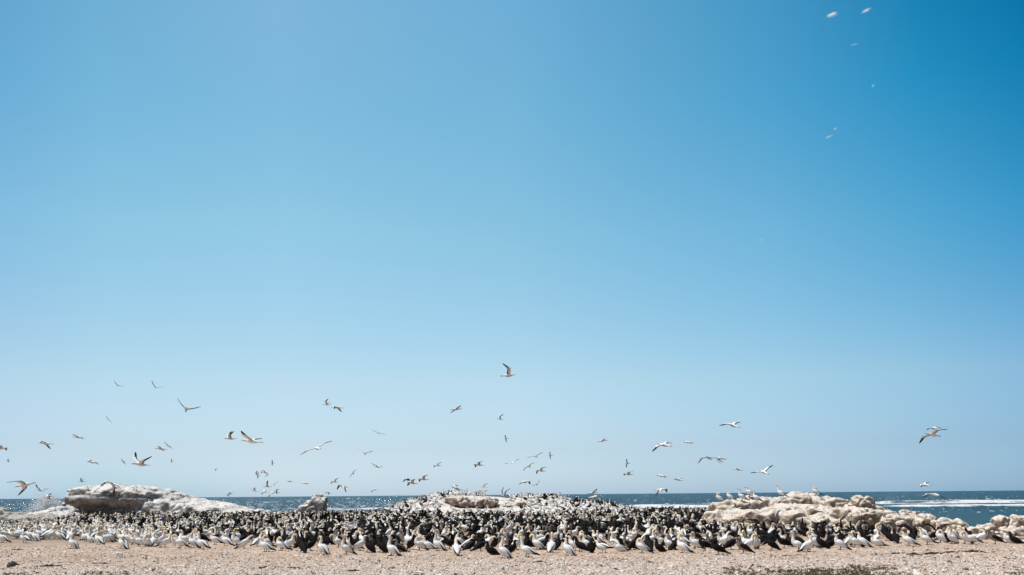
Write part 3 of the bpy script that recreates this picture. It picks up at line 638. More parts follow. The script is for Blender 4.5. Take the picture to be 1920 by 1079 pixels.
# ---- who stands where
FRONT = [(-60, 1014), (0, 1014), (60, 1013), (130, 1014), (225, 1020), (300, 1024), (400, 1024), (500, 1028), (600, 1030), (700, 1032), (850, 1033), (945, 1035), (1050, 1032), (1130, 1031), (1220, 1031), (1350, 1031), (1410, 1029), (1500, 1028), (1580, 1025), (1720, 1016), (1830, 1016), (1900, 1015), (2000, 1015)]
BACK = [(-80, 60), (0, 61), (60, 63), (125, 76), (150, 86), (300, 88), (480, 90), (560, 87), (620, 92), (1130, 96), (1325, 92), (1340, 47.5), (1480, 46.3), (1600, 43.8), (1640, 41), (1700, 40), (1760, 39.6), (1800, 37.5), (1830, 35), (1860, 34), (1900, 33), (2050, 32.6)]
PLACED = [(4, 1019, 'w', 'N', 180), (31, 1011, 'w', 'D', 200), (46, 1019, 'w', 'S', 160), (64, 1016, 'w', 'N', 160), (102, 1011, 'w', 'N', 180), (114, 1009, 'w', 'X', 200), (133, 1031, 'w', 'N', 175),
 (184, 1022, 'w', 'N', 150), (168, 1017, 'w', 'L', 180), (228, 1032, 'w', 'B', 155), (247, 1021, 'w', 'N', 200), (260, 1027, 'w', 'D', 190), (272, 1028, 'w', 'B', 250), (286, 1027, 'w', 'N', 92), (310, 1029, 'w', 'B', 10),
 (326, 1026, 'w', 'N', 180), (337, 1030, 'w', 'D', 190), (360, 1029, 'w', 'N', 170), (378, 1031, 'w', 'U', 160), (403, 1023, 'w', 'N', 180), (423, 1025, 'w', 'N', 165), (441, 1020, 'w', 'L', 180), (458, 1031, 'w', 'G', 12),
 (497, 1036, 'w', 'N', 172), (527, 1034, 'w', 'B', 175), (545, 1030, 'w', 'D', 0), (567, 1037, 'd', 'D', 120), (603, 1040, 'w', 'X', 150), (634, 1026, 'w', 'D', 200), (648, 1041, 'w', 'U', 200), (675, 1034, 'w', 'D', 5),
 (690, 1037, 'd', 'N', 150), (713, 1037, 'd', 'N', 150), (734, 1043, 'w', 'U', 160), (785, 1034, 'w', 'B', 200), (803, 1030, 'w', 'L', 170), (820, 1034, 'w', 'K', 160), (856, 1043, 'w', 'D', 100), (878, 1030, 'w', 'N', 20),
 (913, 1028, 'w', 'B', 5), (921, 1041, 'd', 'L', 170), (942, 1048, 'w', 'U', 170), (970, 1031, 'w', 'D', 10), (989, 1045, 'w', 'U', 160), (1006, 1030, 'w', 'D', 172), (1034, 1036, 'w', 'U', 70), (1016, 1023, 'w', 'D', 20),
 (1063, 1042, 'w', 'N', 158), (1077, 1031, 'w', 'N', 160), (1098, 1030, 'w', 'D', 170), (1109, 1036, 'd', 'B', 262), (1133, 1036, 'w', 'N', 140), (1163, 1034, 'w', 'L', 185), (1178, 1030, 'm', 'N', 170), (1203, 1037, 'w', 'B', 170),
 (1252, 1031, 'w', 'N', 180), (1280, 1037, 'w', 'N', 155), (1302, 1030, 'w', 'N', 180), (1346, 1040, 'd', 'B', 175), (1356, 1026, 'w', 'N', 182), (1393, 1038, 'm', 'N', 185), (1406, 1031, 'w', 'D', 10), (1419, 1030, 'w', 'U', 260),
 (1446, 1032, 'd', 'G', 165), (1497, 1034, 'w', 'U', 178), (1516, 1035, 'w', 'N', 10), (1575, 1031, 'w', 'N', 172), (1596, 1025, 'w', 'D', 10), (1602, 1027, 'w', 'N', 190), (1617, 1027, 'w', 'N', 155), (1645, 1024, 'w', 'L', 178),
 (1664, 1016, 'd', 'N', 120), (1704, 1024, 'w', 'N', 150), (1738, 1022, 'w', 'U', 170), (1762, 1019, 'w', 'B', 170), (1784, 1021, 'w', 'U', 200), (1808, 1021, 'w', 'D', 160), (1823, 1022, 'w', 'D', 185), (1842, 1019, 'w', 'B', 0),
 (1866, 1021, 'm', 'D', 180), (1889, 1019, 'w', 'L', 180), (1904, 1020, 'd', 'L', 150), (1716, 1013, 'd', 'F', 40), (1760, 1012, 'd', 'F', 60), (1392, 1016, 'w', 'U', 190), (890, 1012, 'd', 'F', 200), (760, 1010, 'd', 'F', 120), (1150, 1000, 'd', 'F', 60),
 (583, 1034, 'd', 'S', 20), (664, 1031, 'd', 'D', 210), (700, 1029, 'd', 'B', 80), (750, 1036, 'm', 'L', 170), (772, 1031, 'd', 'D', 300), (842, 1031, 'd', 'G', 200), (902, 1034, 'd', 'S', 30), (958, 1037, 'd', 'L', 15),
 (1046, 1030, 'd', 'N', 60), (1088, 1034, 'd', 'D', 150), (1122, 1029, 'd', 'L', 190), (1190, 1031, 'd', 'G', 10), (1217, 1032, 'd', 'D', 100), (1236, 1034, 'd', 'L', 175), (1268, 1031, 'd', 'B', 30), (1322, 1033, 'd', 'S', 195),
 (1334, 1029, 'm', 'N', 200), (1372, 1031, 'd', 'G', 5), (1470, 1028, 'd', 'D', 190), (1482, 1025, 'd', 'N', 100), (1538, 1029, 'd', 'B', 160), (1556, 1027, 'd', 'L', 10), (1628, 1020, 'd', 'N', 210), (1680, 1019, 'd', 'D', 80)]
PERCH = [(1349, 939, 51, 'w', 'B', 170), (1369, 941, 51, 'w', 'S', 165), (1391, 938, 51.5, 'w', 'U', 175), (1405, 934, 52.5, 'w', 'N', 175), (1418, 938, 51.5, 'w', 'U', 150), (1464, 931, 53.5, 'w', 'U', 165), (1530, 930, 54.5, 'w', 'B', 165)]
BIRDS = []   # x, y, z, kind, pose, heading, scale
for (px, py, k, po, hd) in PLACED:
    P = ground_hit(px, py); P[2] = height(P[0], P[1]); BIRDS.append((P[0], P[1], P[2], k, po, hd, 1.0, 'front'))
occ = [(b_[0], b_[1]) for b_ in BIRDS]
# front bare line distance per column
fpx = np.array([p[0] for p in FRONT]); fd = np.array([ground_hit(p[0], p[1])[1] for p in FRONT])
cell = {}
def near_ok(x, y, r):
    i, j = int(x//1), int(y//1)
    for a in (-1, 0, 1):
        for c_ in (-1, 0, 1):
            for q in cell.get((i+a, j+c_), ()):
                if (q[0]-x)**2+(q[1]-y)**2 < r*r: return False
    return True
def occupy(x, y): cell.setdefault((int(x//1), int(y//1)), []).append((x, y))
for q in occ: occupy(*q)
rg = np.random.default_rng(21)
POSES_W = ['N']*5+['U']*2+['D']*7+['B']*6+['X']*5+['G']*2+['K']+['S']*4+['L']*2
POSES_D = ['N']*9+['D']*6+['B']*6+['S']*4+['X']*2+['G', 'G', 'L', 'L', 'L', 'U', 'U', 'F']
cand = []
y = 27.0
while y < 104:
    for x in np.arange(-0.62*y, 0.62*y, 0.70): cand.append((x+rg.uniform(-.3, .3), y+rg.uniform(-.3, .3)))
    y += 0.66
for (x, y) in cand:
    px = 960+FPX*x/y
    if px < -75 or px > 1995: continue
    f0 = np.interp(px, fpx, fd)+1.3*float(perlin(np.array([[x*0.9, 1.5, 7.0]]))[0]); bk = lerp(px, BACK); mh = float(mound(x, y))
    if y < f0: continue
    if y > bk and not (mh > 0.25 and y < 98): continue
    dep = y-f0
    if dep < 1.2 and rg.random() < 0.15: continue
    scr = proj((x, y, height(x, y)+0.1))
    if y > 79 and 848 < scr[0] < 962 and scr[1] > 930 and scr[1] < 953 and mh > .15: continue
    if 80 < y < 84.5 and 838 < scr[0] < 972: continue
    r = rg.uniform(.5, .8) if mh > .3 else rg.uniform(.43, .60) if dep > 3.5 else rg.uniform(.42, .74)
    if not near_ok(x, y, r): continue
    cl = 0.5+0.9*float(perlin(np.array([[x*0.16, y*0.16, 3.0]]))[0])
    pd = 0.10+0.50*float(sstep(0.6, 3.5, dep))*(0.55+0.5*cl*2)/1.0
    pd = min(pd*1.2, 0.57)
    if px > 560: pd = max(pd, 0.58*float(sstep(-.2, .6, dep))*(0.5+cl)*(1.15-.1*float(sstep(4, 8, dep))))
    if px < 330: pd *= 0.15+0.85*float(sstep(8, 22, dep))
    if mh > 0.25: pd = 0.2
    corm = (1068 < px < 1150 and 86 < y < 95)
    if corm: kind, pose = 'c', rg.choice(['U', 'N', 'K'])
    elif rg.random() < pd:
        kind = 'm' if rg.random() < 0.16 else 'd'; pose = rg.choice(POSES_D)
    else: kind, pose = 'w', rg.choice(POSES_W)
    u = rg.random()
    hd = rg.normal(178, 40) if u < 0.42 else (rg.normal(5, 40) if u < 0.66 else rg.uniform(-180, 180))
    occupy(x, y); BIRDS.append((x, y, float(height(x, y))-0.01, kind, pose, hd, rg.uniform(.93, 1.05)*(0.8 if corm else 1), ''))
OV = np.empty(len(OUT.data.vertices)*3, np.float32); OUT.data.vertices.foreach_get('co', OV); OV = OV.reshape(-1, 3)+np.array(OUT.location)
for (px, py, D_, k, po, hd) in PERCH:
    P = at(px, py, D_); w_ = np.hypot(OV[:, 0]-P[0], OV[:, 1]-P[1]) < .14; zt = OV[w_, 2].max()-.02 if w_.any() else P[2]
    BIRDS.append((P[0], P[1], zt, k, po, hd, 0.95, 'perch'))

# a few birds with raised wings on the mound
for (px, py, D_, k, hd) in ((990, 934, 86, 'w', 170), (1033, 934, 86, 'd', 190), (957, 938, 85, 'w', 20), (770, 943, 82, 'w', 30), (905, 935, 87, 'w', 160)):
    P = at(px, py, D_); x, y = P[0], P[1]; BIRDS.append((x, y, float(height(x, y)), k, 'F', hd, 1.0, 'mound'))

def size_rank(b_): return b_[1]
order = sorted(range(len(BIRDS)), key=lambda i: (0 if BIRDS[i][7] else 1, BIRDS[i][1]))
cnt = {'w': 0, 'd': 0, 'c': 0}; single = []; crowd = []
LIM = {'w': 295, 'd': 230, 'c': 0}
for i in order:
    k = BIRDS[i][3]; kk = 'd' if k in 'dm' else k
    scr = proj(BIRDS[i][:3])
    inview = -15 < scr[0] < 1935
    if cnt[kk] < LIM[kk] and inview: cnt[kk] += 1; single.append(i)
    else: crowd.append(i)

meshes = {}
def bird_mesh(pose, kind):
    if (pose, kind) not in meshes:
        nm = {'w': 'gannet', 'd': 'juvenile_gannet', 'm': 'juvenile_gannet'}[kind]
        meshes[(pose, kind)] = bird(pose, kind).mesh(nm, PLUM)
    return meshes[(pose, kind)]
def ordinal(k): return ['first', 'second', 'third', 'fourth', 'fifth', 'sixth', 'seventh', 'eighth', 'ninth', 'tenth', 'eleventh', 'twelfth', 'thirteenth', 'fourteenth', 'fifteenth', 'sixteenth'][k] if k < 16 else 'next'
NUM = ['zero', 'one', 'two', 'three', 'four', 'five', 'six', 'seven', 'eight', 'nine', 'ten', 'eleven', 'twelve', 'thirteen', 'fourteen', 'fifteen', 'sixteen']
MARK = [(-100, 70, 'left edge slab'), (70, 125, 'sea spray'), (125, 190, "rock's overhang"), (190, 260, "rock's grey face"), (260, 330, "rock's white top"), (330, 410, "rock's white slope"), (410, 500, "rock's low end"),
        (500, 555, 'gap beside boulder'), (555, 615, 'lone pointed boulder'), (615, 680, 'open sea gap'), (680, 745, "mound's left foot"), (745, 800, "mound's left slope"), (800, 850, "mound's left shoulder"), (850, 905, 'brown rock face'),
        (905, 965, "brown rock's end"), (965, 1020, "mound's crest"), (1020, 1070, "mound's right shoulder"), (1070, 1150, 'cormorant hump'), (1150, 1210, 'small central surf'), (1210, 1270, 'central surf line'), (1270, 1330, "outcrop's left side"),
        (1330, 1375, "outcrop's left dome"), (1375, 1430, 'perched gannets'), (1430, 1480, 'lone perched gannet'), (1480, 1530, "outcrop's middle"), (1530, 1590, 'preening perched gannet'), (1590, 1640, 'highest cream boulder'),
        (1640, 1690, 'broad sloping boulder'), (1690, 1740, 'triangular boulder'), (1740, 1790, 'low-flying gannet'), (1790, 1840, 'blue sea gap'), (1840, 1880, 'tilted boulder'), (1880, 2100, 'right edge boulders')]
POSE_T = {'N': 'standing', 'U': 'with raised neck', 'D': 'with bowed neck', 'B': 'preening back', 'G': 'leaning forward', 'K': 'pointing bill skyward', 'S': 'sleeping', 'X': 'with hooked neck', 'L': 'lying', 'F': 'spreading wings'}
def facing(h):
    h = h % 360
    return 'left' if 135 <= h < 225 else 'right' if h < 45 or h >= 315 else 'seaward' if h < 135 else 'viewer'
info = []
for i in single:
    x, y, z, k, po, hd, s, tag = BIRDS[i]; px = float(proj((x, y, z))[0]); dep = y-float(np.interp(px, fpx, fd))
    col = {'w': 'white', 'd': 'dark', 'm': 'mottled'}[k]; noun = 'gannet' if k == 'w' else 'juvenile'
    if tag == 'perch': row = 'atop cream outcrop'; mk = ''
    elif tag == 'mound': row = 'on mound'; mk = ''
    else:
        row = 'front row' if dep < 0.6 else 'second row' if dep < 1.8 else 'third row' if dep < 3.2 else 'mid crowd'
        mk = 'below '+[m[2] for m in MARK if m[0] <= px < m[1]][0]
    key = (col, noun, POSE_T[po], facing(hd), row, mk); info.append((key, px, i))
byk = {}
for key, px, i in info: byk.setdefault(key, []).append((px, i))
for key, lst in byk.items():
    lst.sort(); col, noun, pt, fc, row, mk = key
    for r_, (px, i) in enumerate(lst):
        x, y, z, k, po, hd, s, tag = BIRDS[i]
        core = f'{col} {noun} {pt} facing {fc}, {row} {mk}'.strip()
        if len(lst) > 1:
            core = f'{ordinal(r_)} from left, '+core
        nm = 'gannet' if k == 'w' else 'juvenile_gannet'
        M = Matrix.Translation((x, y, z)) @ Matrix.Rotation(R(hd), 4, 'Z') @ Matrix.Rotation(R(float(rg.normal(-8, 7))), 4, 'Y') @ Matrix.Scale(s*.92, 4)
        if tag == 'perch': M = Matrix.Translation((x, y, z)) @ Matrix.Rotation(R(hd), 4, 'Z') @ Matrix.Rotation(R(-8), 4, 'Y') @ Matrix.Scale(s, 4)
        if len(core.split()) > 16: print('LONG', core)
        put(nm, bird_mesh(po, k), M, core, 'seabird', 'white gannets on the ground' if k == 'w' else 'dark juvenile gannets on the ground')

# the rest of the colony further back: one mass
def merge(idx, name, label):
    protos = {}; VV = []; CC = []; T = []; Q = []; n0 = 0
    for i in idx:
        x, y, z, k, po, hd, s, tag = BIRDS[i]
        if (po, k) not in protos:
            v, f, c = bird(po, k, 1).arrays(); tri = []
            for q in f:
                for t in range(1, len(q)-1): tri.append((q[0], q[t], q[t+1]))
            protos[(po, k)] = (v, np.array(tri), c)
        v, tri, c = protos[(po, k)]; a = R(hd); ca, sa = math.cos(a), math.sin(a)
        w = np.stack([v[:, 0]*ca-v[:, 1]*sa, v[:, 0]*sa+v[:, 1]*ca, v[:, 2]], 1)*s+np.array([x, y, z])
        VV.append(w); CC.append(c*rg.uniform(.85, 1.0)); T.append(tri+n0); n0 += len(v)
    if not VV: return
    m = fast_mesh(name, np.concatenate(VV), np.concatenate(T), np.concatenate(CC), PLUM)
    o = put(name, m, None, label, 'seabirds', kind='stuff')
merge([i for i in crowd if BIRDS[i][3] != 'c'], 'gannet_crowd', 'dense mass of white and dark gannets filling the colony behind the front birds')
cc = [i for i in crowd if BIRDS[i][3] == 'c']
merge(cc, 'cormorant_crowd', 'tight cluster of black cormorants on the hump right of the mound')
print('BIRDS', len(BIRDS), 'single', len(single), 'crowd', len(crowd))

# ---- birds in the air
fl = []
for q in FLY:
    x, y, z, yaw, pt, bk, a, b_, s, dk = q
    c_ = proj((x, y, z)); dist = math.hypot(x, y)
    dx, dy = math.cos(yaw), math.sin(yaw)
    fc = 'left' if dx < -.5 else 'right' if dx > .5 else 'seaward' if dy > 0 else 'to viewer'
    size = 'large' if dist < 62 else 'midsize' if dist < 92 else 'small' if dist < 125 else 'tiny'
    wp = 'wings raised' if a > .33 else 'wings drooped' if b_ < -.45 else 'wings outstretched'
    mk = [m[2] for m in MARK if m[0] <= c_[0] < m[1]] or ['left edge slab']
    hgt = 'high' if c_[1] < 800 else 'midway' if c_[1] < 870 else 'low'
    fl.append(((('dark' if dk else 'white'), size, wp, fc, hgt, mk[0]), float(c_[0]), q))
bk_ = {}
for key, px, q in fl: bk_.setdefault(key, []).append((px, q))
for key, lst in bk_.items():
    lst.sort(key=lambda t: t[0])
    for r_, (px, q) in enumerate(lst):
        col, size, wp, fc, hgt, mk = key
        lb = f'{size} {col} gannet flying {fc}, {wp}, {hgt} above {mk}'
        if len(lst) > 1: lb = f'{ordinal(r_)} from left, '+lb
        x, y, z, yaw, pt, bk, a, b_, s, dk = q
        M = Matrix.Translation((x, y, z)) @ Matrix.Rotation(yaw, 4, 'Z') @ Matrix.Rotation(-pt, 4, 'Y') @ Matrix.Rotation(bk, 4, 'X')
        put('flying_gannet', flyer(a, b_, s, 'd' if dk else 'w').mesh('flying_gannet', PLUM), M, lb, 'seabird', 'gannets flying over the colony')

# ------------------------------------------------------------------ ground cover
def chips():
    g = np.random.default_rng(5); n = 160000
    yy = 19.5+18*g.random(n)**1.6; xx = (g.random(n)*2-1)*0.57*yy
    px = 960+FPX*xx/yy
    fdist = np.interp(px, fpx, fd)-1.2
    keep = (yy < fdist+0.5) & (g.random(n) < np.interp(yy/fdist, [0.6, 0.9, 0.98, 1.06], [1, 1, 0.6, 0.35]))
    xx, yy = xx[keep], yy[keep]; n = len(xx); z = height(xx, yy)
    s = np.exp(g.normal(-4.35, 0.45, n)); s = np.clip(s, .008, .06)
    base = np.array([(1, 0, 0), (0, 1, 0), (-1, 0, 0), (0, -1, 0), (0, 0, 1), (0, 0, -.5)], float)
    tri = np.array([(0, 1, 4), (1, 2, 4), (2, 3, 4), (3, 0, 4), (1, 0, 5), (2, 1, 5), (3, 2, 5), (0, 3, 5)])
    v = base[None]*(1+0.45*g.normal(size=(n, 6, 1)))*s[:, None, None]
    v[:, :, 0] *= g.uniform(.8, 1.7, (n, 1)); v[:, :, 2] *= g.uniform(.35, .9, (n, 1))
    tx = g.normal(0, .35, n); ct, st = np.cos(tx)[:, None], np.sin(tx)[:, None]
    v = np.stack([v[..., 0]*ct-v[..., 2]*st, v[..., 1], v[..., 0]*st+v[..., 2]*ct], -1)
    a = g.uniform(0, 6.28, n); ca, sa = np.cos(a)[:, None], np.sin(a)[:, None]
    w = np.stack([v[..., 0]*ca-v[..., 1]*sa+xx[:, None], v[..., 0]*sa+v[..., 1]*ca+yy[:, None], v[..., 2]+z[:, None]+s[:, None]*.12], -1)
    pal = np.array([(.82, .76, .72), (.76, .65, .57), (.68, .49, .38), (.56, .37, .26), (.30, .20, .15), (.10, .07, .06), (.70, .60, .56)])
    ci = g.choice(7, n, p=[.27, .18, .14, .11, .11, .10, .09]); c = pal[ci]*g.uniform(.72, 1.0, (n, 1))
    c = np.repeat(c[:, None], 6, 1).reshape(-1, 3)
    f = (tri[None]+6*np.arange(n)[:, None, None]).reshape(-1, 3)
    put('shell_gravel', fast_mesh('shell_gravel', w.reshape(-1, 3), f, c, CHIP, False), label='pale broken shells and pebbles strewn over the foreground', cat='gravel', kind='stuff')
chips()
def weeds():
    g = np.random.default_rng(9); mb_v = []; mb_c = []; mb_f = []; n0 = 0
    spots = []
    for (x0, x1, y0, y1, n) in ((1350, 1690, 1062, 1082, 260), (1460, 1640, 1068, 1084, 420), (1400, 1560, 1064, 1075, 90), (1585, 1680, 1060, 1070, 60), (1885, 1930, 1064, 1082, 40), (150, 240, 1073, 1082, 50), (-5, 60, 1075, 1083, 40), (395, 520, 1076, 1083, 30)):
        for _ in range(n):
            yy = y1-(y1-y0)*g.random()**1.7; spots.append((g.uniform(x0, x1), yy))
    for (px, py) in spots:
        P = ground_hit(px, py); z = float(height(P[0], P[1])); k = g.integers(8, 20); hgt = g.uniform(.02, .055)
        olive = np.array([(.10, .085, .035), (.075, .07, .028), (.16, .115, .06), (.20, .15, .09)])[g.choice(4, p=[.35, .3, .2, .15])]
        for _ in range(k):
            a = g.uniform(0, 6.28); r = g.uniform(0, .06); b0 = np.array([P[0]+r*math.cos(a), P[1]+r*math.sin(a), z])
            d = np.array([g.normal(0, .6), g.normal(0, .6), 1.0]); d /= np.linalg.norm(d); L = hgt*g.uniform(.6, 1.3); w = g.uniform(.004, .010)
            t = np.array([-math.sin(a), math.cos(a), 0])*w
            mb_v += [b0-t*.5, b0+t*.5, b0+d*L*.6+t, b0+d*L, b0+d*L*.6-t]; mb_c += [olive*g.uniform(.7, 1.3)]*5
            mb_f.append((n0, n0+1, n0+2)); mb_f.append((n0, n0+2, n0+4)); mb_f.append((n0+4, n0+2, n0+3)); n0 += 5
    put('low_weeds', fast_mesh('low_weeds', np.array(mb_v), np.array(mb_f), np.array(mb_c), LEAF, False), label='sparse olive ground weeds growing through the gravel', cat='weeds', kind='stuff')
weeds()
def twig(px0, py0, px1, py1, r, lb, wob=0.05, seed=0, name='dry_kelp_stalk'):
    g = np.random.default_rng(seed+100); A = ground_hit(px0, py0); B_ = ground_hit(px1, py1); n = 14; mb = MB(); ps = []
    for i in range(n):
        t = i/(n-1); p_ = A*(1-t)+B_*t; off = g.normal(0, wob, 2); p_ = p_+np.array([off[0]*.3, off[1], 0])
        rr = r*(0.35+0.9*math.sin(math.pi*min(.97, t+.03)))*g.uniform(.55, 1.35)
        ps.append((p_[0], p_[1], float(height(p_[0], p_[1]))+rr*.75, rr, rr*.9))
    P = np.array([q[:3] for q in ps]); T = np.gradient(P, axis=0); v = []; f = []
    for i in range(n):
        s_ = np.cross(T[i], [0, 0, 1]); s_ /= np.linalg.norm(s_)+1e-9; u = np.array([0, 0, 1.0])
        for k in range(6): a = k*math.pi/3; v.append(P[i]+(s_*math.cos(a)+u*math.sin(a))*ps[i][3]*g.uniform(.8, 1.2))
    for i in range(n-1):
        for k in range(6): f.append((i*6+k, i*6+(k+1) % 6, (i+1)*6+(k+1) % 6, (i+1)*6+k))
    f.append(tuple(range(6))[::-1]); f.append(tuple((n-1)*6+k for k in range(6)))
    c0 = P.mean(0); mb.add(np.array(v)-c0, f, (1, 1, 1))
    put(name, mb.mesh(name, WOODY), Matrix.Translation(Vector(c0)), lb, 'kelp', 'dry kelp stalks on the gravel')
TW = [(64, 1063, 118, 1060, .022, 'longest dark kelp stalk on the gravel at lower left'), (174, 1056.5, 206, 1056, .016, 'short straight kelp stalk below the square stone'), (20, 1033.5, 48, 1033, .014, 'thin kelp stalk on tan ground near the left edge'),
      (484, 1065, 502, 1061, .024, 'bent kelp stalk below the leaning gannet'), (538, 1063, 568, 1064.5, .022, 'dark kelp stalk below the lone boulder and bowed juvenile'), (1000, 1055, 1020, 1053, .018, 'small kelp scrap in front of the tallest standing gannet'),
      (726, 1064, 742, 1064, .018, 'small kelp scrap below the raised-neck gannet left of centre'), (648, 1069, 676, 1068, .022, 'dark kelp scrap at the bottom left of centre'), (1204, 1055, 1232, 1054, .014, 'thin kelp strand on gravel right of centre'),
      (1660, 1039, 1700, 1036.5, .020, 'left piece of the dark kelp line on the right'), (1698, 1039, 1730, 1040, .028, 'thick second piece of the dark kelp line on the right'), (1728, 1040, 1768, 1038, .030, 'thickest middle piece of the dark kelp line on the right'), (1764, 1037, 1800, 1035, .020, 'fourth piece of the dark kelp line on the right'), (1798, 1034.5, 1850, 1036, .024, 'right end piece of the dark kelp line'),
      (1408, 1063, 1412, 1057, .016, 'short twig standing out of pale gravel left of weeds'), (1440, 1042.5, 1520, 1040, .010, 'long thin kelp strand in front of the facing pair'), (1778, 1055, 1784, 1058, .02, 'tiny slanted kelp scrap above the dark pebble'), (12, 1064, 32, 1059, .05, 'dark clump standing for a flying gannet shadow at the lower left corner')]  # last entry is a flying bird's shadow, built as a dark lump
for i, t in enumerate(TW): twig(*t, wob=0.03 if t[4] < .04 else .06, seed=i)
def stone(px, py, w, h, d, mat, lb, seed, yaw=25, blocky=True):
    g = np.random.default_rng(seed); P = ground_hit(px, py); v = []
    if blocky:
        pts = [(-1, -1, 0), (1, -1, 0), (1, 1, 0), (-1, 1, 0), (-.72, -.35, 1), (.85, -.4, .92), (.92, .9, 1.05), (-.7, .85, 1.08)]
        v = np.array(pts, float); v = v+g.normal(0, .05, v.shape)
        f = [(3, 2, 1, 0), (4, 5, 6, 7), (0, 1, 5, 4), (1, 2, 6, 5), (2, 3, 7, 6), (3, 0, 4, 7)]
        v *= np.array([w/2, d/2, h])
    else:
        v, f = blob(px, py, 1, 1, P[1], .1, facets=0); v = v-v.mean(0); v /= np.abs(v).max(0); v = v*(1+0.12*fbm(v*1.3+seed)[:, None])*np.array([w/2, d/2, h/2])+[0, 0, h*.35]
    m = make_mesh('loose_stone', v, f, None, mat, not blocky)
    o = put('loose_stone', m, Matrix.Translation((P[0], P[1], float(height(P[0], P[1]))-.01)) @ Matrix.Rotation(R(yaw), 4, 'Z'), lb, 'stone')
    if blocky:
        bm_ = o.modifiers.new('bevel', 'BEVEL'); bm_.width = .018; bm_.segments = 2
stone(223, 1046, .22, .17, .18, STONE, 'square pale stone block on the gravel below the preening gannet', 1)
stone(1811, 1072, .13, .085, .1, DARKSTONE, 'smooth grey pebble on the gravel at lower right', 2, 10, False)

# ------------------------------------------------------------------ sea spray and small clouds
SPRAY, n, l, b = new_mat('spray_droplet'); n.remove(b)
df = n.new('ShaderNodeBsdfDiffuse'); tr = n.new('ShaderNodeBsdfTranslucent'); ms = n.new('ShaderNodeMixShader'); ms.inputs[0].default_value = .5
df.inputs[0].default_value = tr.inputs[0].default_value = (.96, .97, .98, 1)
l.new(df.outputs[0], ms.inputs[1]); l.new(tr.outputs[0], ms.inputs[2]); l.new(ms.outputs[0], n['Material Output'].inputs['Surface'])
g = np.random.default_rng(31); ns_ = 10000; c0 = at(88, 957, 106); k_ = 106/FPX
t = g.random(ns_)**1.35; hgt = t*28*k_; wid = (15-8*t)*k_
lx = g.normal(0, .55, ns_)*wid+0.10*hgt*0; ly = g.normal(0, 1.2, ns_)
base = np.array([(1, 0, 0), (-1, 0, 0), (0, 1, 0), (0, -1, 0), (0, 0, 1), (0, 0, -1)], float); tri = np.array([(0, 2, 4), (2, 1, 4), (1, 3, 4), (3, 0, 4), (2, 0, 5), (1, 2, 5), (3, 1, 5), (0, 3, 5)])
s = np.exp(g.normal(-3.6, .45, ns_))*(1.2-.75*t)
v = base[None]*s[:, None, None]+np.stack([c0[0]+lx, c0[1]+ly, c0[2]+hgt], 1)[:, None]
put('sea_spray', fast_mesh('sea_spray', v.reshape(-1, 3), (tri[None]+6*np.arange(ns_)[:, None, None]).reshape(-1, 3), None, SPRAY), label='white burst of sea spray behind the flat rock at far left', cat='spray', kind='stuff')

# white wind crests added as lumps to stand for sun glints on the water
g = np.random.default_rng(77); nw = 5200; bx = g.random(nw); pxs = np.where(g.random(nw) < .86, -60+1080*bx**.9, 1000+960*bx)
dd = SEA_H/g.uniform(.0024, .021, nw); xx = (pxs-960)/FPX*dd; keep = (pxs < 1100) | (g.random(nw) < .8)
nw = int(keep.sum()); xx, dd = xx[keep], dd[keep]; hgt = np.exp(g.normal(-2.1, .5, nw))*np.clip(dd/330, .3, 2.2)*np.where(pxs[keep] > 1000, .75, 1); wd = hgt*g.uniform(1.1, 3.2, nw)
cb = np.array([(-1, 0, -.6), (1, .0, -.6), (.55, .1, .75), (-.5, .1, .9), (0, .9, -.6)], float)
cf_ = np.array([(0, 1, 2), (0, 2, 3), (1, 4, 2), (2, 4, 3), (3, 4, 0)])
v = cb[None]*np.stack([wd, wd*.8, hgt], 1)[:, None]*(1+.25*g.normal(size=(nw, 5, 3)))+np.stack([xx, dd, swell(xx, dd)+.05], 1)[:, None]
put('glint_crests', fast_mesh('glint_crests', v.reshape(-1, 3), (cf_[None]+5*np.arange(nw)[:, None, None]).reshape(-1, 3), None, SPRAY, False), label='small white crests shaped to stand for sun glints on the sea, thickest on the left', cat='glint_crests', kind='stuff')

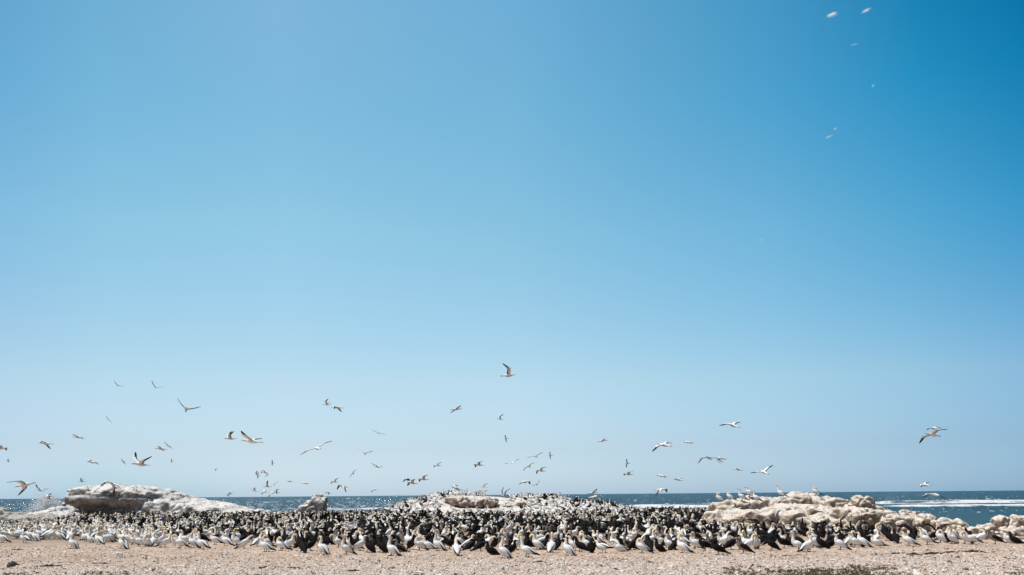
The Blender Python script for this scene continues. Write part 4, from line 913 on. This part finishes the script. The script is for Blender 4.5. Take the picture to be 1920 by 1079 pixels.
def cloud(px, py, w, h, ang, dens, lb, seed, Y=5200):
    m = bpy.data.materials.new('thin_cloud'); m.use_nodes = True; n = m.node_tree.nodes; l = m.node_tree.links
    n.remove(n['Principled BSDF']); pv = n.new('ShaderNodeVolumePrincipled'); pv.inputs['Color'].default_value = (1, 1, 1, 1)
    tc = n.new('ShaderNodeTexCoord'); mp = n.new('ShaderNodeMapping'); mp.inputs['Location'].default_value = (seed*3.7, seed, 0); mp.inputs['Scale'].default_value = (.8, 1.2, 3.4); l.new(tc.outputs['Object'], mp.inputs[0])
    nz = noise(n, l, mp.outputs[0], 1.6, 5, .65, .6)
    ln = n.new('ShaderNodeVectorMath'); ln.operation = 'LENGTH'; l.new(tc.outputs['Object'], ln.inputs[0])
    fall = mrange(n, l, ln.outputs['Value'], 1.0, 0.15)
    q = maths(n, l, 'MULTIPLY', mrange(n, l, maths(n, l, 'ADD', nz, maths(n, l, 'MULTIPLY', fall, .24)), .60, .90), fall)
    l.new(maths(n, l, 'MULTIPLY', q, dens*1.6), pv.inputs['Density']); l.new(pv.outputs[0], n['Material Output'].inputs['Volume'])
    v, f = blob(960, 900, 1, 1, 100, 1, 2, facets=0); v = v-v.mean(0); v /= np.abs(v).max(0)
    me = make_mesh('cloud', v, f, None, m); P = at(px, py, Y); k = Y/FPX
    put('cloud', me, Matrix.Translation(Vector(P)) @ Matrix.Rotation(R(-ang), 4, 'Y') @ Matrix.Diagonal((w*k*1.25, h*k*1.4, h*k*.9, 1)), lb, 'cloud')
cloud(1560, 28, 17, 8, 18, .16, 'brightest tiny white cloud wisp near the top, left of two', 1)
cloud(1624, 20, 16, 6, 24, .14, 'thin slanted cloud wisp near the top, right of the brightest one', 2)
cloud(1602, 84, 14, 4, 15, .05, 'faint streak of cloud under the two top wisps', 3)
cloud(1637, 161, 6, 4, 50, .08, 'speck of cloud alone in the upper right sky', 4)
cloud(1566, 242, 6, 4, 40, .09, 'upper speck of the small cloud pair midway up the right sky', 5)
cloud(1554, 257, 13, 4, 24, .10, 'lower slanted wisp of the small cloud pair in the right sky', 6)
cloud(1427, 450, 9, 4, 25, .04, 'faint low cloud wisp right of centre sky', 7)
